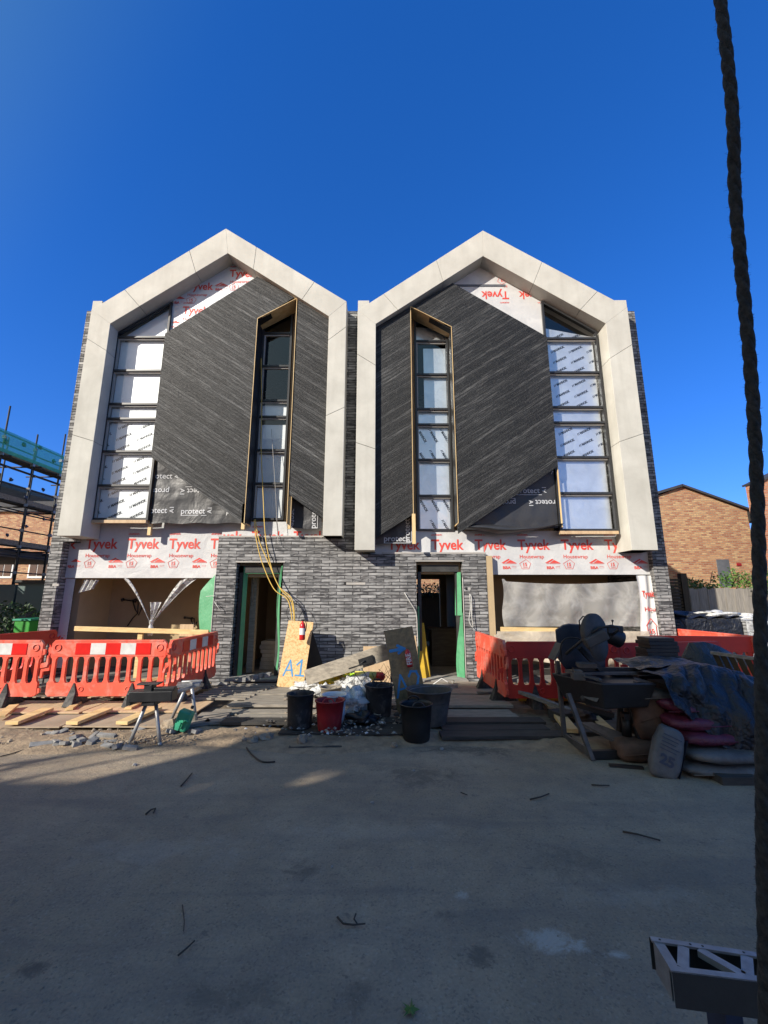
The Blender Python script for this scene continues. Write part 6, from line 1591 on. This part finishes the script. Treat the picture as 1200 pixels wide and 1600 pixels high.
# ---------------------------------------------------------------- rope and trestle, right foreground
def rope():
    mb = MB()
    ctrl = [Vector((.668, .50, 9.0)), Vector((.660, .545, 4.5)), Vector(A(1125, 0, .60)), Vector(A(1150, 330, .66)), Vector(A(1177, 640, .70)), Vector(A(1189, 1000, .74)), Vector(A(1192, 1300, .77)), Vector(A(1197, 1600, .80)), Vector((.53, .93, .0))]
    c = []
    for i in range(len(ctrl) - 1):
        for k in range(60):
            s = k / 60; p0 = ctrl[max(i - 1, 0)]; p1 = ctrl[i]; p2 = ctrl[i + 1]; p3 = ctrl[min(i + 2, len(ctrl) - 1)]
            c.append(.5 * ((2 * p1) + (p2 - p0) * s + (2 * p0 - 5 * p1 + 4 * p2 - p3) * s * s + (3 * p1 - p0 - 3 * p2 + p3) * s ** 3))
    L = 0; acc = [0]
    for i in range(1, len(c)): L += (c[i] - c[i - 1]).length; acc.append(L)
    up = Vector((0, 1, 0))
    for k in range(3):
        pts = []
        for p, l in zip(c, acc):
            a = l / .11 * 2 * PI + k * 2 * PI / 3; pts.append(p + Vector((math.cos(a), math.sin(a), 0)) * .0036)
        mb.tube(pts, .0069, 8)
    q = random.Random(2)
    for i in range(2600):    # stray fibres
        j = q.randrange(len(c)); a = q.random() * 2 * PI; d = Vector((math.cos(a), math.sin(a), q.uniform(-.6, .6))); p = c[j] + d * .0095 + Vector((0, 0, q.uniform(-.01, .01)))
        e = p + d * q.uniform(.001, .005) + Vector((q.gauss(0, .0015), q.gauss(0, .0015), q.gauss(0, .002))); w_ = Vector((0, 0, .0004))
        mb.add([p - w_, p + w_, e], [(0, 1, 2)])
    mb.build('rope', 'rope', None, 'thick dark fibre rope hanging from top to bottom at the right', 'rope')
rope()
t = thing('lattice_beam', 'galvanised lattice beam on a trestle in the lower right corner', 'beam', (1.1, 1.75, 0))
zt = .50; fa = Vector(G(1017, 1466, zt)); fb_ = Vector(G(1182, 1491, zt)); na = Vector(G(1046, 1512, zt)); nb = Vector(G(1180, 1528, zt))
dx = (fb_ - fa).normalized(); e1 = fa + dx * 1.1; dn = (nb - na).normalized(); e2 = na + dn * 1.1
def chord(a, b, nm, lab=None):
    MB().beam(a + Vector((0, 0, -.004)), b + Vector((0, 0, -.004)), .022, .008).build(nm, 'galv', t, lab)
chord(fa, e1, 'top_chord'); chord(na, e2, 'top_chord')
H_ = .10
MB().beam(na + Vector((0, -.012, -H_ / 2 - .004)), e2 + Vector((0, -.012, -H_ / 2 - .004)), .004, H_).build('side_plate', 'dkmetal', t)
MB().beam(fa + Vector((0, .012, -H_ / 2 - .004)), e1 + Vector((0, .012, -H_ / 2 - .004)), .004, H_).build('side_plate', 'dkmetal', t)
MB().beam(fa + Vector((.006, -.008, -H_ / 2 - .002)), na + Vector((.006, .008, -H_ / 2 - .002)), .006, H_).build('end_plate', 'galv', t)
MB().beam(fa + Vector((.022, -.012, -.010)), na + Vector((.022, .012, -.010)), .032, .012).build('web_strut', 'galv', t)
for k in range(5):
    a = fa + dx * (.10 + .2 * k); b = na + dn * (.05 + .2 * k); c = fa + dx * (.15 + .2 * k); d = na + dn * (.24 + .2 * k)
    MB().beam(a + Vector((0, -.012, -.012)), b + Vector((0, .012, -.012)), .034, .02).build('web_strut', 'galv', t)
    MB().beam(c + Vector((0, -.012, -.012)), d + Vector((0, .012, -.012)), .03, .02).build('web_strut', 'galv', t)
for k in (.03, .13, .17, .3):
    p = fa + dx * k; MB().lathe([(0, .0015), (.004, .001), (.0042, 0)], p + Vector((0, 0, 0)), 10).build('rivet', 'dkmetal', t)
for k in range(2):
    p = na.lerp(fa, .5) + dx * (.18 + .7 * k); MB().bb(p.x - .03, p.x + .03, p.y - .05, p.y + .05, 0, zt - H_ - .006).build('post', 'navy', t, bev=.004)
